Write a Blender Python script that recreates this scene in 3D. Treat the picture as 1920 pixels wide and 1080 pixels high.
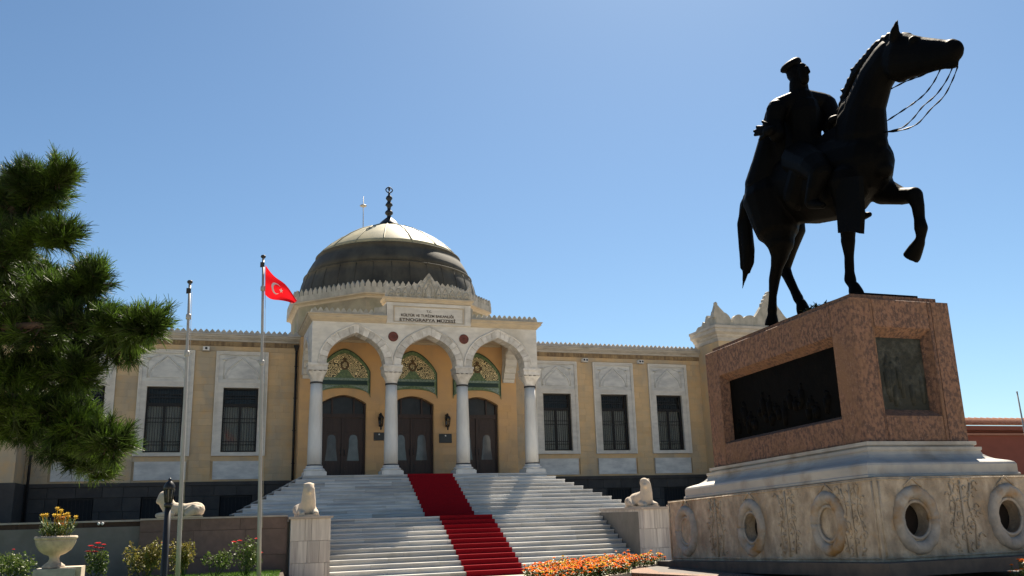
import bpy, math, random, json
import numpy as np
from mathutils import Vector, Matrix, noise as mnoise
random.seed(7)
for o in list(bpy.data.objects): bpy.data.objects.remove(o)
S = bpy.context.scene
COL = S.collection
# ------------------------------------------------------------------ camera
cam = bpy.data.cameras.new('camera'); camo = bpy.data.objects.new('camera', cam); COL.objects.link(camo)
cam.sensor_width = 36.0; cam.lens = 1657.054 / 1920 * 36.0; cam.clip_start = .05; cam.clip_end = 3000
RIGHT = Vector((0.9467529, -0.3207764, -0.0275945)); UP = Vector((-0.0540945, -0.2429731, 0.9685236)); FWD = Vector((0.3173842, 0.9154598, 0.2473877))
m3 = Matrix((RIGHT, UP, -FWD)).transposed()
camo.matrix_world = Matrix.Translation((-9.1372, -38.2218, -1.747)) @ m3.to_4x4()
S.camera = camo
# ------------------------------------------------------------------ light
SUN_AZ, SUN_EL = math.radians(33.7), math.radians(51.0)
sdir = Vector((math.sin(SUN_AZ) * math.cos(SUN_EL), math.cos(SUN_AZ) * math.cos(SUN_EL), math.sin(SUN_EL)))
W = bpy.data.worlds.new('World'); S.world = W; W.use_nodes = True
nt = W.node_tree; nt.nodes.clear()
sky = nt.nodes.new('ShaderNodeTexSky'); sky.sky_type = 'NISHITA'; sky.sun_disc = False
sky.sun_elevation = SUN_EL; sky.sun_rotation = SUN_AZ; sky.altitude = 900; sky.air_density = 1.0; sky.dust_density = .8; sky.ozone_density = 1.3
bg = nt.nodes.new('ShaderNodeBackground'); bg.inputs['Strength'].default_value = .05
wo = nt.nodes.new('ShaderNodeOutputWorld')
tint = nt.nodes.new('ShaderNodeMix'); tint.data_type = 'RGBA'; tint.blend_type = 'MULTIPLY'; tint.inputs[0].default_value = 1; tint.inputs[7].default_value = (.66, .80, .85, 1)   # white balance of the photograph
nt.links.new(sky.outputs[0], tint.inputs[6]); nt.links.new(tint.outputs[2], bg.inputs[0]); nt.links.new(bg.outputs[0], wo.inputs[0])
sun = bpy.data.lights.new('sun', 'SUN'); sun.energy = 5.0; sun.angle = math.radians(.53); sun.color = (1, .89, .73)
suno = bpy.data.objects.new('sun', sun); COL.objects.link(suno)
suno.rotation_euler = sdir.to_track_quat('Z', 'Y').to_euler(); suno.location = (30, 40, 60)
S.view_settings.view_transform = 'Standard'; S.view_settings.look = 'None'
S.view_settings.exposure = 1.5; S.view_settings.gamma = 1.0; S.view_settings.use_curve_mapping = False
S.render.engine = 'CYCLES'
S.cycles.max_bounces = 8; S.cycles.diffuse_bounces = 5; S.cycles.glossy_bounces = 3; S.cycles.transparent_max_bounces = 12
# ------------------------------------------------------------------ materials
def M(name, c1, c2=None, sc=(3, 3, 3), det=5, lo=.35, hi=.65, c3=None, sc3=(.5, .5, .5), lo3=.5, hi3=.7, c4=None, sc4=None, lo4=.55, hi4=.7,
      rough=.75, bump=.0, bsc=20, rnd=0.0, tone=False, metal=0.0, spec=.35, dist=.02, trans=0.0):
    m = bpy.data.materials.new(name); m.use_nodes = True
    t = m.node_tree; n = t.nodes; L = t.links
    bs = n['Principled BSDF']; bs.inputs['Roughness'].default_value = rough; bs.inputs['Metallic'].default_value = metal
    bs.inputs['Specular IOR Level'].default_value = spec
    tc = n.new('ShaderNodeTexCoord')
    def nz(scale, d):
        mp = n.new('ShaderNodeMapping'); mp.inputs['Scale'].default_value = scale; L.new(tc.outputs['Object'], mp.inputs[0])
        if rnd:
            oi = n.new('ShaderNodeObjectInfo'); ad = n.new('ShaderNodeVectorMath'); ad.operation = 'SCALE'; ad.inputs['Scale'].default_value = 40
            cb = n.new('ShaderNodeCombineXYZ')
            for i in range(3): L.new(oi.outputs['Random'], cb.inputs[i])
            L.new(cb.outputs[0], ad.inputs[0]); L.new(ad.outputs[0], mp.inputs['Location'])
        q = n.new('ShaderNodeTexNoise'); q.inputs['Scale'].default_value = 1; q.inputs['Detail'].default_value = d; q.inputs['Roughness'].default_value = .6
        L.new(mp.outputs[0], q.inputs['Vector']); return q.outputs['Fac']
    def mixc(fac, a, b):
        x = n.new('ShaderNodeMix'); x.data_type = 'RGBA'; L.new(fac, x.inputs['Factor'])
        for s, v in ((6, a), (7, b)):
            if isinstance(v, tuple): x.inputs[s].default_value = (*v, 1)
            else: L.new(v, x.inputs[s])
        return x.outputs[2]
    def ramp(src, a, b):
        x = n.new('ShaderNodeMapRange'); x.inputs[1].default_value = a; x.inputs[2].default_value = b; L.new(src, x.inputs[0]); return x.outputs[0]
    c = c1
    if c2: c = mixc(ramp(nz(sc, det), lo, hi), c1, c2)
    if c3: c = mixc(ramp(nz(sc3, 4), lo3, hi3), c, c3)
    if c4: c = mixc(ramp(nz(sc4, 6), lo4, hi4), c, c4)
    def mult(c, src, a):
        mr = n.new('ShaderNodeMapRange'); mr.inputs[3].default_value = 1 - a; mr.inputs[4].default_value = 1 + a; L.new(src, mr.inputs[0])
        h = n.new('ShaderNodeHueSaturation'); L.new(mr.outputs[0], h.inputs['Value'])
        if isinstance(c, tuple): h.inputs['Color'].default_value = (*c, 1)
        else: L.new(c, h.inputs['Color'])
        return h.outputs[0]
    if rnd:
        oi = n.new('ShaderNodeObjectInfo'); c = mult(c, oi.outputs['Random'], rnd)
    if tone:
        at = n.new('ShaderNodeAttribute'); at.attribute_name = 'tone'; c = mult(c, at.outputs['Fac'], tone)
    if isinstance(c, tuple): bs.inputs['Base Color'].default_value = (*c, 1)
    else: L.new(c, bs.inputs['Base Color'])
    if bump:
        b = n.new('ShaderNodeBump'); b.inputs['Strength'].default_value = bump; b.inputs['Distance'].default_value = dist
        L.new(nz((bsc, bsc, bsc), 6), b.inputs['Height']); L.new(b.outputs[0], bs.inputs['Normal'])
    if trans:
        tl = n.new('ShaderNodeBsdfTranslucent'); mx = n.new('ShaderNodeMixShader'); mx.inputs[0].default_value = trans
        if isinstance(c, tuple): tl.inputs[0].default_value = (*c, 1)
        else: L.new(c, tl.inputs[0])
        L.new(bs.outputs[0], mx.inputs[1]); L.new(tl.outputs[0], mx.inputs[2]); L.new(mx.outputs[0], n['Material Output'].inputs[0])
    return m
mat = {}
mat['step'] = M('step_marble', (.60, .575, .53), (.31, .315, .325), sc=(.7, 3, 14), lo=.38, hi=.68, c3=(.44, .42, .38), sc3=(1.2, 1.2, 1.2), rough=.6, bump=.15, bsc=30, rnd=.2)
mat['marble'] = M('pale_marble', (.63, .595, .53), (.51, .485, .44), sc=(2, 2, 5), c3=(.42, .38, .31), sc3=(.7, .7, .45), lo3=.52, hi3=.78, rough=.6, bump=.12, bsc=25, rnd=.06)
mat['vouss'] = M('voussoir_marble', (.63, .60, .55), (.46, .43, .38), sc=(4, 4, 4), rough=.65, bump=.15, bsc=30, rnd=.2)
mat['panelmarble'] = M('panel_marble', (.62, .61, .57), (.42, .42, .41), sc=(1.3, 1, 3.6), lo=.36, hi=.66, rough=.5, bump=.05, bsc=20, rnd=.04)
mat['column'] = M('column_marble', (.66, .65, .61), (.55, .54, .51), sc=(3, 3, .8), c3=(.5, .45, .36), sc3=(2, 2, .5), lo3=.55, hi3=.8, rough=.5, bump=.05, bsc=15)
mat['sand'] = M('sandstone', (.62, .425, .225), (.53, .385, .225), sc=(1.4, 1.4, 2.4), c3=(.40, .33, .235), sc3=(.6, .6, .3), lo3=.42, hi3=.66, c4=(.60, .36, .15), sc4=(1.1, 1.1, 1.1), lo4=.54, hi4=.8, rough=.85, bump=.35, bsc=28, tone=.075)
mat['sandwall'] = M('sandstone_render', (.60, .365, .165), (.53, .335, .175), sc=(1, 1, 1.5), c3=(.38, .28, .17), sc3=(.6, .6, .35), lo3=.5, hi3=.75, rough=.85, bump=.2, bsc=22, tone=.08)
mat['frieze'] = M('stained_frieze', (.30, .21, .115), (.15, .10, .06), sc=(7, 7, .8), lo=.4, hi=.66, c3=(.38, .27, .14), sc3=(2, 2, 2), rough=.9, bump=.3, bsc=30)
mat['cornice'] = M('cornice_stone', (.52, .43, .30), (.42, .35, .26), sc=(2, 2, 6), c3=(.38, .33, .26), sc3=(.8, .8, 2), lo3=.54, hi3=.75, rough=.8, bump=.15, bsc=25)
mat['greycorn'] = M('grey_cornice', (.50, .46, .40), (.38, .35, .31), sc=(2, 2, 6), c3=(.26, .24, .2), sc3=(.8, .8, 3), lo3=.56, hi3=.76, rough=.8, bump=.15, bsc=25)
mat['drum'] = M('drum_stone', (.36, .31, .21), (.24, .20, .14), sc=(1.2, 1.2, 1.5), c3=(.20, .20, .12), sc3=(.7, .7, .4), lo3=.48, hi3=.7, rough=.9, bump=.2, bsc=18)
mat['crest'] = M('weathered_marble', (.44, .41, .35), (.30, .29, .25), sc=(3, 3, 2), c3=(.22, .22, .18), sc3=(1.3, 1.3, .7), lo3=.53, hi3=.75, rough=.8, bump=.3, bsc=14, rnd=.06)
mat['carved'] = M('carved_crest', (.50, .47, .41), (.33, .31, .27), sc=(5, 5, 4), c3=(.22, .21, .17), sc3=(1.5, 1.5, .9), lo3=.53, hi3=.75, rough=.8, bump=.9, bsc=7, dist=.08)
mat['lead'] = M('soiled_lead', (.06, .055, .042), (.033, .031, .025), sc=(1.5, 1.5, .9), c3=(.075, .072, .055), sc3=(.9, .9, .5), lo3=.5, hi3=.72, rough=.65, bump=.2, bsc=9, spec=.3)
mat['leadtop'] = M('sunlit_lead', (.44, .39, .24), (.31, .285, .19), sc=(1.2, 1.2, 1.2), c3=(.22, .215, .15), sc3=(.6, .6, 1.6), lo3=.45, hi3=.66, rough=.6, bump=.12, bsc=9, rnd=.05, spec=.3)  # paler copy of the dome lead: sunlight on the cap put into the colour
mat['brass'] = M('dark_brass', (.035, .04, .045), (.02, .025, .03), rough=.45, metal=.6)
mat['iron'] = M('black_iron', (.016, .016, .018), (.03, .028, .026), sc=(8, 8, 8), rough=.6, spec=.3)
mat['band'] = M('black_ring', (.03, .03, .032), (.05, .05, .05), rough=.5)
mat['wood'] = M('dark_walnut', (.042, .022, .016), (.026, .013, .01), sc=(14, 14, 1.2), rough=.45, bump=.1, bsc=20)
mat['plinth'] = M('dark_andesite', (.07, .062, .055), (.05, .045, .042), sc=(2, 2, 2), rough=.85, bump=.2, bsc=25, tone=.16)
mat['redgran'] = M('mottled_red_stone', (.225, .122, .078), (.092, .055, .043), sc=(22, 22, 15), lo=.42, hi=.58, c3=(.19, .105, .06), sc3=(1.8, 1.8, 1.4), lo3=.47, hi3=.70, c4=(.27, .17, .13), sc4=(40, 40, 30), lo4=.57, hi4=.7, rough=.8, bump=.9, bsc=30, rnd=.07)
mat['ledge'] = M('grey_marble', (.42, .395, .355), (.30, .295, .285), sc=(3, .9, 3), c3=(.24, .21, .17), sc3=(1.6, 1.6, 1.6), lo3=.5, hi3=.72, rough=.65, bump=.15, bsc=18)
mat['base'] = M('carved_travertine', (.50, .415, .315), (.30, .245, .185), sc=(7, 7, 5), c3=(.20, .155, .11), sc3=(2.2, 2.2, 1.1), lo3=.48, hi3=.70, c4=(.45, .29, .14), sc4=(3, 3, 3), lo4=.6, hi4=.8, rough=.85, bump=.9, bsc=11, dist=.04)
mat['wreath'] = M('wreath_stone', (.37, .335, .29), (.24, .225, .205), sc=(5, 5, 5), c3=(.27, .16, .065), sc3=(1.8, 1.8, 1.8), lo3=.52, hi3=.66, rough=.85, bump=.7, bsc=16, dist=.02)
mat['hole'] = M('fountain_recess_shade', (.012, .009, .007), (.02, .012, .009), rough=.9)  # near-black colour stands in for the shade inside the wreath holes
mat['darkstone'] = M('dark_step_stone', (.10, .082, .068), (.06, .05, .045), sc=(4, 4, 4), rough=.8, bump=.3, bsc=20)
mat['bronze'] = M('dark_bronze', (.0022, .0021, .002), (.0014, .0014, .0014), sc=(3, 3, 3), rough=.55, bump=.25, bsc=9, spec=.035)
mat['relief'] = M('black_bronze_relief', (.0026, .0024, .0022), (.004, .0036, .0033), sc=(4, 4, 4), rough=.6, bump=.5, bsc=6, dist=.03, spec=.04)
mat['relief2'] = M('green_bronze_relief', (.032, .034, .028), (.085, .088, .076), sc=(7, 7, 7), lo=.5, hi=.75, rough=.6, bump=.9, bsc=9, dist=.05, spec=.2)
mat['brown'] = M('brown_granite', (.18, .118, .098), (.14, .093, .078), sc=(5, 5, 5), c3=(.10, .072, .06), sc3=(.8, .8, .6), rough=.7, bump=.1, bsc=40, rnd=.09)
mat['brownd'] = M('dark_brown_granite', (.085, .054, .040), (.058, .039, .030), sc=(5, 5, 5), rough=.9, spec=.08, bump=.1, bsc=40, rnd=.09)
mat['coping'] = M('pale_coping', (.42, .36, .31), (.33, .28, .25), sc=(3, 3, 3), rough=.75)
mat['pier'] = M('striped_marble', (.58, .53, .48), (.34, .30, .28), sc=(9, 9, .5), lo=.36, hi=.66, c3=(.44, .40, .37), sc3=(1.5, 1.5, .6), rough=.65, bump=.15, bsc=25, rnd=.12)
mat['lion'] = M('weathered_limestone', (.56, .46, .34), (.44, .38, .31), sc=(4, 4, 4), c3=(.32, .28, .24), sc3=(3, 3, 2), lo3=.55, hi3=.72, rough=.9, bump=.5, bsc=12)
mat['carpet'] = M('red_carpet', (.27, .007, .013), (.21, .006, .011), sc=(20, 20, 20), rough=.95, bump=.3, bsc=120, spec=.1)
mat['pave'] = M('grey_paving', (.40, .345, .265), (.33, .29, .225), sc=(2, 2, 2), rough=.85, bump=.1)
mat['terrace'] = M('dark_terrace', (.20, .18, .16), (.15, .14, .12), sc=(2, 2, 2), rough=.85)
mat['soil'] = M('garden_soil', (.07, .048, .03), (.045, .03, .02), sc=(9, 9, 9), rough=.95, bump=.6, bsc=18)
mat['lawn'] = M('lawn_base', (.06, .11, .015), (.04, .07, .012), sc=(9, 9, 9), rough=.9)
mat['blade'] = M('grass_blade', (.10, .19, .02), (.06, .12, .015), sc=(4, 4, 4), rough=.7, tone=.3, trans=.3)
mat['needle'] = M('pine_needle', (.060, .108, .012), (.020, .042, .008), sc=(1.5, 1.5, 1.5), lo=.42, hi=.62, rough=.5, tone=.75, trans=.4, spec=.3)
mat['bark'] = M('pine_bark', (.085, .055, .038), (.045, .032, .025), sc=(9, 9, 3), rough=.95, bump=.8, bsc=14)
mat['leaf'] = M('rose_leaf', (.060, .105, .022), (.10, .13, .03), sc=(4, 4, 4), rough=.5, tone=.35, trans=.3)
mat['leaf2'] = M('yellowing_leaf', (.14, .16, .03), (.20, .15, .035), sc=(4, 4, 4), rough=.55, tone=.35, trans=.3)
mat['rose'] = M('red_rose_petal', (.55, .02, .03), (.62, .05, .05), rough=.6, trans=.25)
mat['marigold'] = M('orange_marigold', (.80, .25, .008), (.76, .17, .006), sc=(5, 5, 5), rough=.7, tone=.25, trans=.4)
mat['yellow'] = M('yellow_petal', (.75, .52, .04), (.7, .42, .02), rough=.7, tone=.2, trans=.25)
mat['goldpet'] = M('amber_petal', (.62, .27, .02), (.55, .2, .02), rough=.7, tone=.2, trans=.25)
mat['stem'] = M('green_stem', (.06, .11, .02), (.05, .09, .02), rough=.6, tone=.2, trans=.2)
mat['urn'] = M('aged_limestone', (.50, .41, .31), (.36, .30, .24), sc=(6, 6, 6), c3=(.26, .22, .18), sc3=(3, 3, 3), rough=.9, bump=.4, bsc=20)
mat['block'] = M('grey_limestone_block', (.42, .39, .35), (.28, .26, .24), sc=(5, 5, 5), rough=.9, bump=.4, bsc=20)
mat['steel'] = M('galvanised_pole', (.36, .35, .33), (.30, .29, .28), sc=(2, 2, 2), rough=.45, metal=.25)
mat['lampblack'] = M('black_lamp_paint', (.012, .012, .012), (.02, .02, .02), rough=.35)
mat['flagred'] = M('red_flag_cloth', (.62, .008, .014), (.55, .006, .012), sc=(3, 3, 3), rough=.8, trans=.45)
mat['white'] = M('white_cloth', (.82, .80, .78), rough=.8, trans=.3)
mat['whitep'] = M('white_paint', (.75, .75, .72), (.68, .68, .66), rough=.6)
mat['tilegreen'] = M('green_tile', (.14, .20, .095), (.075, .125, .065), sc=(10, 10, 10), lo=.42, hi=.6, rough=.4, bump=.1, bsc=30)
mat['tileteal'] = M('teal_tile', (.22, .29, .25), (.10, .16, .14), sc=(14, 14, 14), lo=.44, hi=.58, c4=(.22, .22, .14), sc4=(18, 18, 18), rough=.4)
mat['tiledark'] = M('dark_teal_band', (.010, .030, .026), (.016, .042, .036), sc=(20, 20, 20), rough=.35)
mat['tilebrown'] = M('brown_tile_ornament', (.13, .075, .03), (.06, .04, .02), sc=(12, 12, 12), lo=.45, hi=.55, rough=.4)
mat['medal'] = M('porphyry_disc', (.16, .045, .03), (.09, .03, .022), sc=(8, 8, 8), rough=.5, bump=.2, bsc=20)
mat['plaque'] = M('black_plaque', (.018, .02, .02), (.03, .03, .03), rough=.3)
mat['ink'] = M('dark_lettering', (.07, .05, .035), rough=.7)
mat['plaster'] = M('red_plaster', (.19, .062, .046), (.165, .054, .041), sc=(1, 1, 2), rough=.9, bump=.1)
mat['rooftile'] = M('clay_roof_tile', (.36, .17, .10), (.26, .12, .075), sc=(3, 3, 3), rough=.9, bump=.3, rnd=.1)
mat['curtain'] = M('pale_curtain', (.72, .71, .68), (.55, .54, .53), sc=(6, 6, .5), rough=.9)
mat['inside'] = M('dark_interior', (.02, .02, .022), rough=.9)
mat['zinc'] = M('zinc_roof', (.30, .29, .27), (.24, .23, .22), rough=.6)
def glass(name, tint, fac):
    m = bpy.data.materials.new(name); m.use_nodes = True; t = m.node_tree; n = t.nodes
    n.remove(n['Principled BSDF'])
    a = n.new('ShaderNodeBsdfTransparent'); a.inputs[0].default_value = (*tint, 1)
    b = n.new('ShaderNodeBsdfGlossy'); b.inputs[0].default_value = (.9, .9, .9, 1); b.inputs[1].default_value = .04
    x = n.new('ShaderNodeMixShader'); fr = n.new('ShaderNodeFresnel'); fr.inputs[0].default_value = 1.28
    t.links.new(fr.outputs[0], x.inputs[0]); t.links.new(a.outputs[0], x.inputs[1]); t.links.new(b.outputs[0], x.inputs[2])
    t.links.new(x.outputs[0], n['Material Output'].inputs[0]); return m
mat['glass'] = glass('window_glass', (.72, .72, .70), .1)
def gold_lattice():
    m = bpy.data.materials.new('cream_arabesque_tile'); m.use_nodes = True; t = m.node_tree; n = t.nodes; L = t.links
    tc = n.new('ShaderNodeTexCoord'); v = n.new('ShaderNodeTexVoronoi'); v.feature = 'F1'; v.inputs['Scale'].default_value = 6.5
    w = n.new('ShaderNodeTexNoise'); w.inputs['Scale'].default_value = 5
    L.new(tc.outputs['Object'], w.inputs['Vector'])
    mv = n.new('ShaderNodeMix'); mv.data_type = 'VECTOR'; mv.inputs[0].default_value = .08
    L.new(tc.outputs['Object'], mv.inputs[4]); L.new(w.outputs['Color'], mv.inputs[5]); L.new(mv.outputs[1], v.inputs['Vector'])
    s = n.new('ShaderNodeMath'); s.operation = 'MULTIPLY'; s.inputs[1].default_value = 22; L.new(v.outputs['Distance'], s.inputs[0])
    q = n.new('ShaderNodeMath'); q.operation = 'SINE'; L.new(s.outputs[0], q.inputs[0])
    r = n.new('ShaderNodeValToRGB'); r.color_ramp.elements[0].position = .12; r.color_ramp.elements[1].position = .38
    r.color_ramp.elements[0].color = (.05, .045, .018, 1); r.color_ramp.elements[1].color = (.80, .66, .37, 1)
    L.new(q.outputs[0], r.inputs[0]); L.new(r.outputs[0], n['Principled BSDF'].inputs['Base Color']); n['Principled BSDF'].inputs['Roughness'].default_value = .45
    return m
mat['gold'] = gold_lattice()
mat['marired'] = M('rust_marigold', (.70, .11, .006), (.6, .07, .006), rough=.7, tone=.25, trans=.2)
mat['palekerb'] = M('pale_kerb_stone', (.55, .48, .38), (.45, .39, .31), sc=(4, 4, 4), rough=.8)
mat['whitestone'] = M('white_moulding', (.72, .69, .62), (.62, .60, .54), sc=(4, 4, 4), rough=.6)
mat['plaster2'] = M('faded_plaster_band', (.30, .16, .125), (.26, .135, .105), rough=.9)
mat['darkleaf'] = M('dark_leaf', (.03, .045, .015), (.02, .03, .01), rough=.6)
mat['lampglass'] = M('smoked_lamp_glass', (.05, .06, .055), (.03, .035, .03), rough=.1, spec=.5)
mat['doorglass'] = M('frosted_door_glass', (.12, .122, .122), (.07, .072, .075), sc=(2, 2, 1.2), rough=.12, spec=.5)
mat['fanglass'] = M('dark_fanlight_glass', (.03, .032, .035), (.018, .02, .022), sc=(3, 3, 3), rough=.3, spec=.25)
# ------------------------------------------------------------------ helpers
RLOC = {}
def meta(o, label=None, cat=None, group=None, kind=None):
    if label: o['label'] = label
    if cat: o['category'] = cat
    if group: o['group'] = group
    if kind: o['kind'] = kind
    return o
def thing(name, label, cat, loc=(0, 0, 0), group=None):
    o = bpy.data.objects.new(name, None); o.empty_display_size = .2; COL.objects.link(o); o.location = loc
    RLOC[o.name] = Vector(loc); return meta(o, label, cat, group)
class MB:
    def __init__(s): s.v = []; s.f = []; s.t = []; s.sm = []
    def add(s, V, F, tone=.5, smooth=False):
        b = len(s.v); s.v += [tuple(x) for x in V]
        for q in F: s.f.append(tuple(i + b for i in q)); s.t.append(tone); s.sm.append(smooth)
        return s
    def box(s, x0, x1, y0, y1, z0, z1, tone=.5):
        V = [(x0, y0, z0), (x1, y0, z0), (x1, y1, z0), (x0, y1, z0), (x0, y0, z1), (x1, y0, z1), (x1, y1, z1), (x0, y1, z1)]
        return s.add(V, [(0, 3, 2, 1), (4, 5, 6, 7), (0, 1, 5, 4), (1, 2, 6, 5), (2, 3, 7, 6), (3, 0, 4, 7)], tone)
    def cbox(s, x0, x1, y0, y1, z0, z1, c=.01, tone=.5, T=None):
        # box whose -Y face is chamfered all round (a dressed stone facing -Y)
        V = [(x0, y1, z0), (x1, y1, z0), (x1, y1, z1), (x0, y1, z1), (x0, y0 + c, z0), (x1, y0 + c, z0), (x1, y0 + c, z1), (x0, y0 + c, z1),
             (x0 + c, y0, z0 + c), (x1 - c, y0, z0 + c), (x1 - c, y0, z1 - c), (x0 + c, y0, z1 - c)]
        if T: V = [T(*q) for q in V]
        F = [(0, 3, 2, 1)[::-1]] + [(8, 9, 10, 11)] + [(4 + i, 4 + (i + 1) % 4, 8 + (i + 1) % 4, 8 + i) for i in range(4)] + [(i, (i + 1) % 4, 4 + (i + 1) % 4, 4 + i) for i in range(4)]
        return s.add(V, F, tone)
    def prism(s, poly, f, d0, d1, tone=.5, smooth=False):
        n = len(poly); V = [f(a, b, d0) for a, b in poly] + [f(a, b, d1) for a, b in poly]
        return s.add(V, [tuple(range(n))[::-1], tuple(range(n, 2 * n))] + [(i, (i + 1) % n, n + (i + 1) % n, n + i) for i in range(n)], tone, smooth)
    def loft(s, rings, closed=True, caps=True, tone=.5, smooth=True):
        n = len(rings[0]); V = [q for r in rings for q in r]; F = []
        for k in range(len(rings) - 1):
            for i in range(n if closed else n - 1):
                j = (i + 1) % n; F.append((k * n + i, k * n + j, (k + 1) * n + j, (k + 1) * n + i))
        if caps: F += [tuple(range(n))[::-1], tuple((len(rings) - 1) * n + i for i in range(n))]
        return s.add(V, F, tone, smooth)
    def lathe(s, prof, c, n=24, smooth=True, tone=.5, rf=None):
        rings = []
        for r, z in prof:
            rr = max(r, 1e-4)
            rings.append([(c[0] + rr * (rf(k, z) if rf else 1) * math.cos(2 * math.pi * k / n), c[1] + rr * (rf(k, z) if rf else 1) * math.sin(2 * math.pi * k / n), c[2] + z) for k in range(n)])
        return s.loft(rings, smooth=smooth, tone=tone)
    def tube(s, P, r, n=8, tone=.5, caps=True, flat=None):
        P = [Vector(q) for q in P]; R_ = r if isinstance(r, (list, tuple)) else [r] * len(P); rings = []; u = None
        for i, q in enumerate(P):
            d = (P[min(i + 1, len(P) - 1)] - P[max(i - 1, 0)]).normalized()
            if u is None: u = d.orthogonal().normalized()
            u = (u - d * u.dot(d)).normalized(); w = d.cross(u)
            rings.append([tuple(q + (u * math.cos(2 * math.pi * k / n) + w * math.sin(2 * math.pi * k / n) * (flat or 1)) * R_[i]) for k in range(n)])
        return s.loft(rings, caps=caps, tone=tone)
    def mesh(s, name, mt, origin):
        me = bpy.data.meshes.new(name)
        V = [(a - origin[0], b - origin[1], c - origin[2]) for a, b, c in s.v]
        me.from_pydata(V, [], s.f); me.update()
        me.polygons.foreach_set('use_smooth', s.sm)
        if any(abs(x - .5) > 1e-6 for x in s.t):
            at = me.attributes.new('tone', 'FLOAT', 'FACE'); at.data.foreach_set('value', s.t)
        else:
            at = me.attributes.new('tone', 'FLOAT', 'FACE'); at.data.foreach_set('value', [.5] * len(s.f))
        me.materials.append(mt); return me
    def build(s, name, mt, parent=None, kind=None, label=None, cat=None, group=None, origin=None):
        if isinstance(mt, str): mt = mat[mt]
        og = RLOC.get(parent.name, Vector((0, 0, 0))) if parent else Vector(origin or (0, 0, 0))
        o = bpy.data.objects.new(name, s.mesh(name, mt, og)); COL.objects.link(o)
        if parent: o.parent = parent
        else: o.location = og
        RLOC[o.name] = og.copy()
        return meta(o, label, cat, group, kind)
def fixnormals(o):
    import bmesh
    b = bmesh.new(); b.from_mesh(o.data); bmesh.ops.recalc_face_normals(b, faces=b.faces); b.to_mesh(o.data); b.free(); return o
def dup_part(o, off, parent=None):
    c = o.copy(); COL.objects.link(c); c.parent = parent or o.parent
    c.location = o.location + Vector(off) if parent is None or parent == o.parent else o.location
    RLOC[c.name] = RLOC.get(o.name, Vector()).copy()
    for ch in o.children:
        d = ch.copy(); COL.objects.link(d); d.parent = c
    return c
XYZ = lambda a, b, d: (a, d, b)          # profile in X,Z extruded along Y
YZX = lambda a, b, d: (d, a, b)          # profile in Y,Z extruded along X
def arch(cx, a, zs, h, n=20):
    # pointed Ottoman arch: round shoulders running into straight rakes
    if a / h < 1:
        ph = math.asin(a / h); L = []
        m = n * 2 // 3
        for i in range(m + 1):
            t = ph * i / m; L.append((-a * math.cos(t), a * math.sin(t)))
        for i in range(1, n - m + 1):
            t = i / (n - m); L.append((-a * math.cos(ph) * (1 - t), a * math.sin(ph) + (h - a * math.sin(ph)) * t))
    else:
        L = []
        for i in range(n + 1):
            u = 1 - i / n; u = math.sin(u * math.pi / 2) ; L.append((-a * u, h * (1 - u ** 1.6) ** .82))
    L += [(-x, z) for x, z in L[-2::-1]]
    return [(cx + x, zs + z) for x, z in L]
def openwall(mb, x0, x1, z0, z1, ops, yf, yb, T=lambda x, y, z: (x, y, z), tone=.5):
    xs = x0
    q = lambda A: mb.add([T(*v) for v in A], [(0, 1, 2, 3)], tone)
    for op in ops:
        xa, xb = op[0][0], op[-1][0]
        for y in (yf, yb):
            if xa - xs > 1e-4: q([(xs, y, z0), (xa, y, z0), (xa, y, z1), (xs, y, z1)])
            for (ax, az), (bx, bz) in zip(op[:-1], op[1:]):
                if bx - ax > 1e-5: q([(ax, y, az), (bx, y, bz), (bx, y, z1), (ax, y, z1)])
        for (ax, az), (bx, bz) in zip(op[:-1], op[1:]): q([(ax, yf, az), (bx, yf, bz), (bx, yb, bz), (ax, yb, az)])
        xs = xb
    for y in (yf, yb):
        if x1 - xs > 1e-4: q([(xs, y, z0), (x1, y, z0), (x1, y, z1), (xs, y, z1)])
    for x in (x0, x1): q([(x, yf, z0), (x, yb, z0), (x, yb, z1), (x, yf, z1)])
    q([(x0, yf, z1), (x1, yf, z1), (x1, yb, z1), (x0, yb, z1)])
    return mb
def jamb(pts, z0): return [(pts[0][0], z0)] + pts + [(pts[-1][0], z0)]
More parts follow.
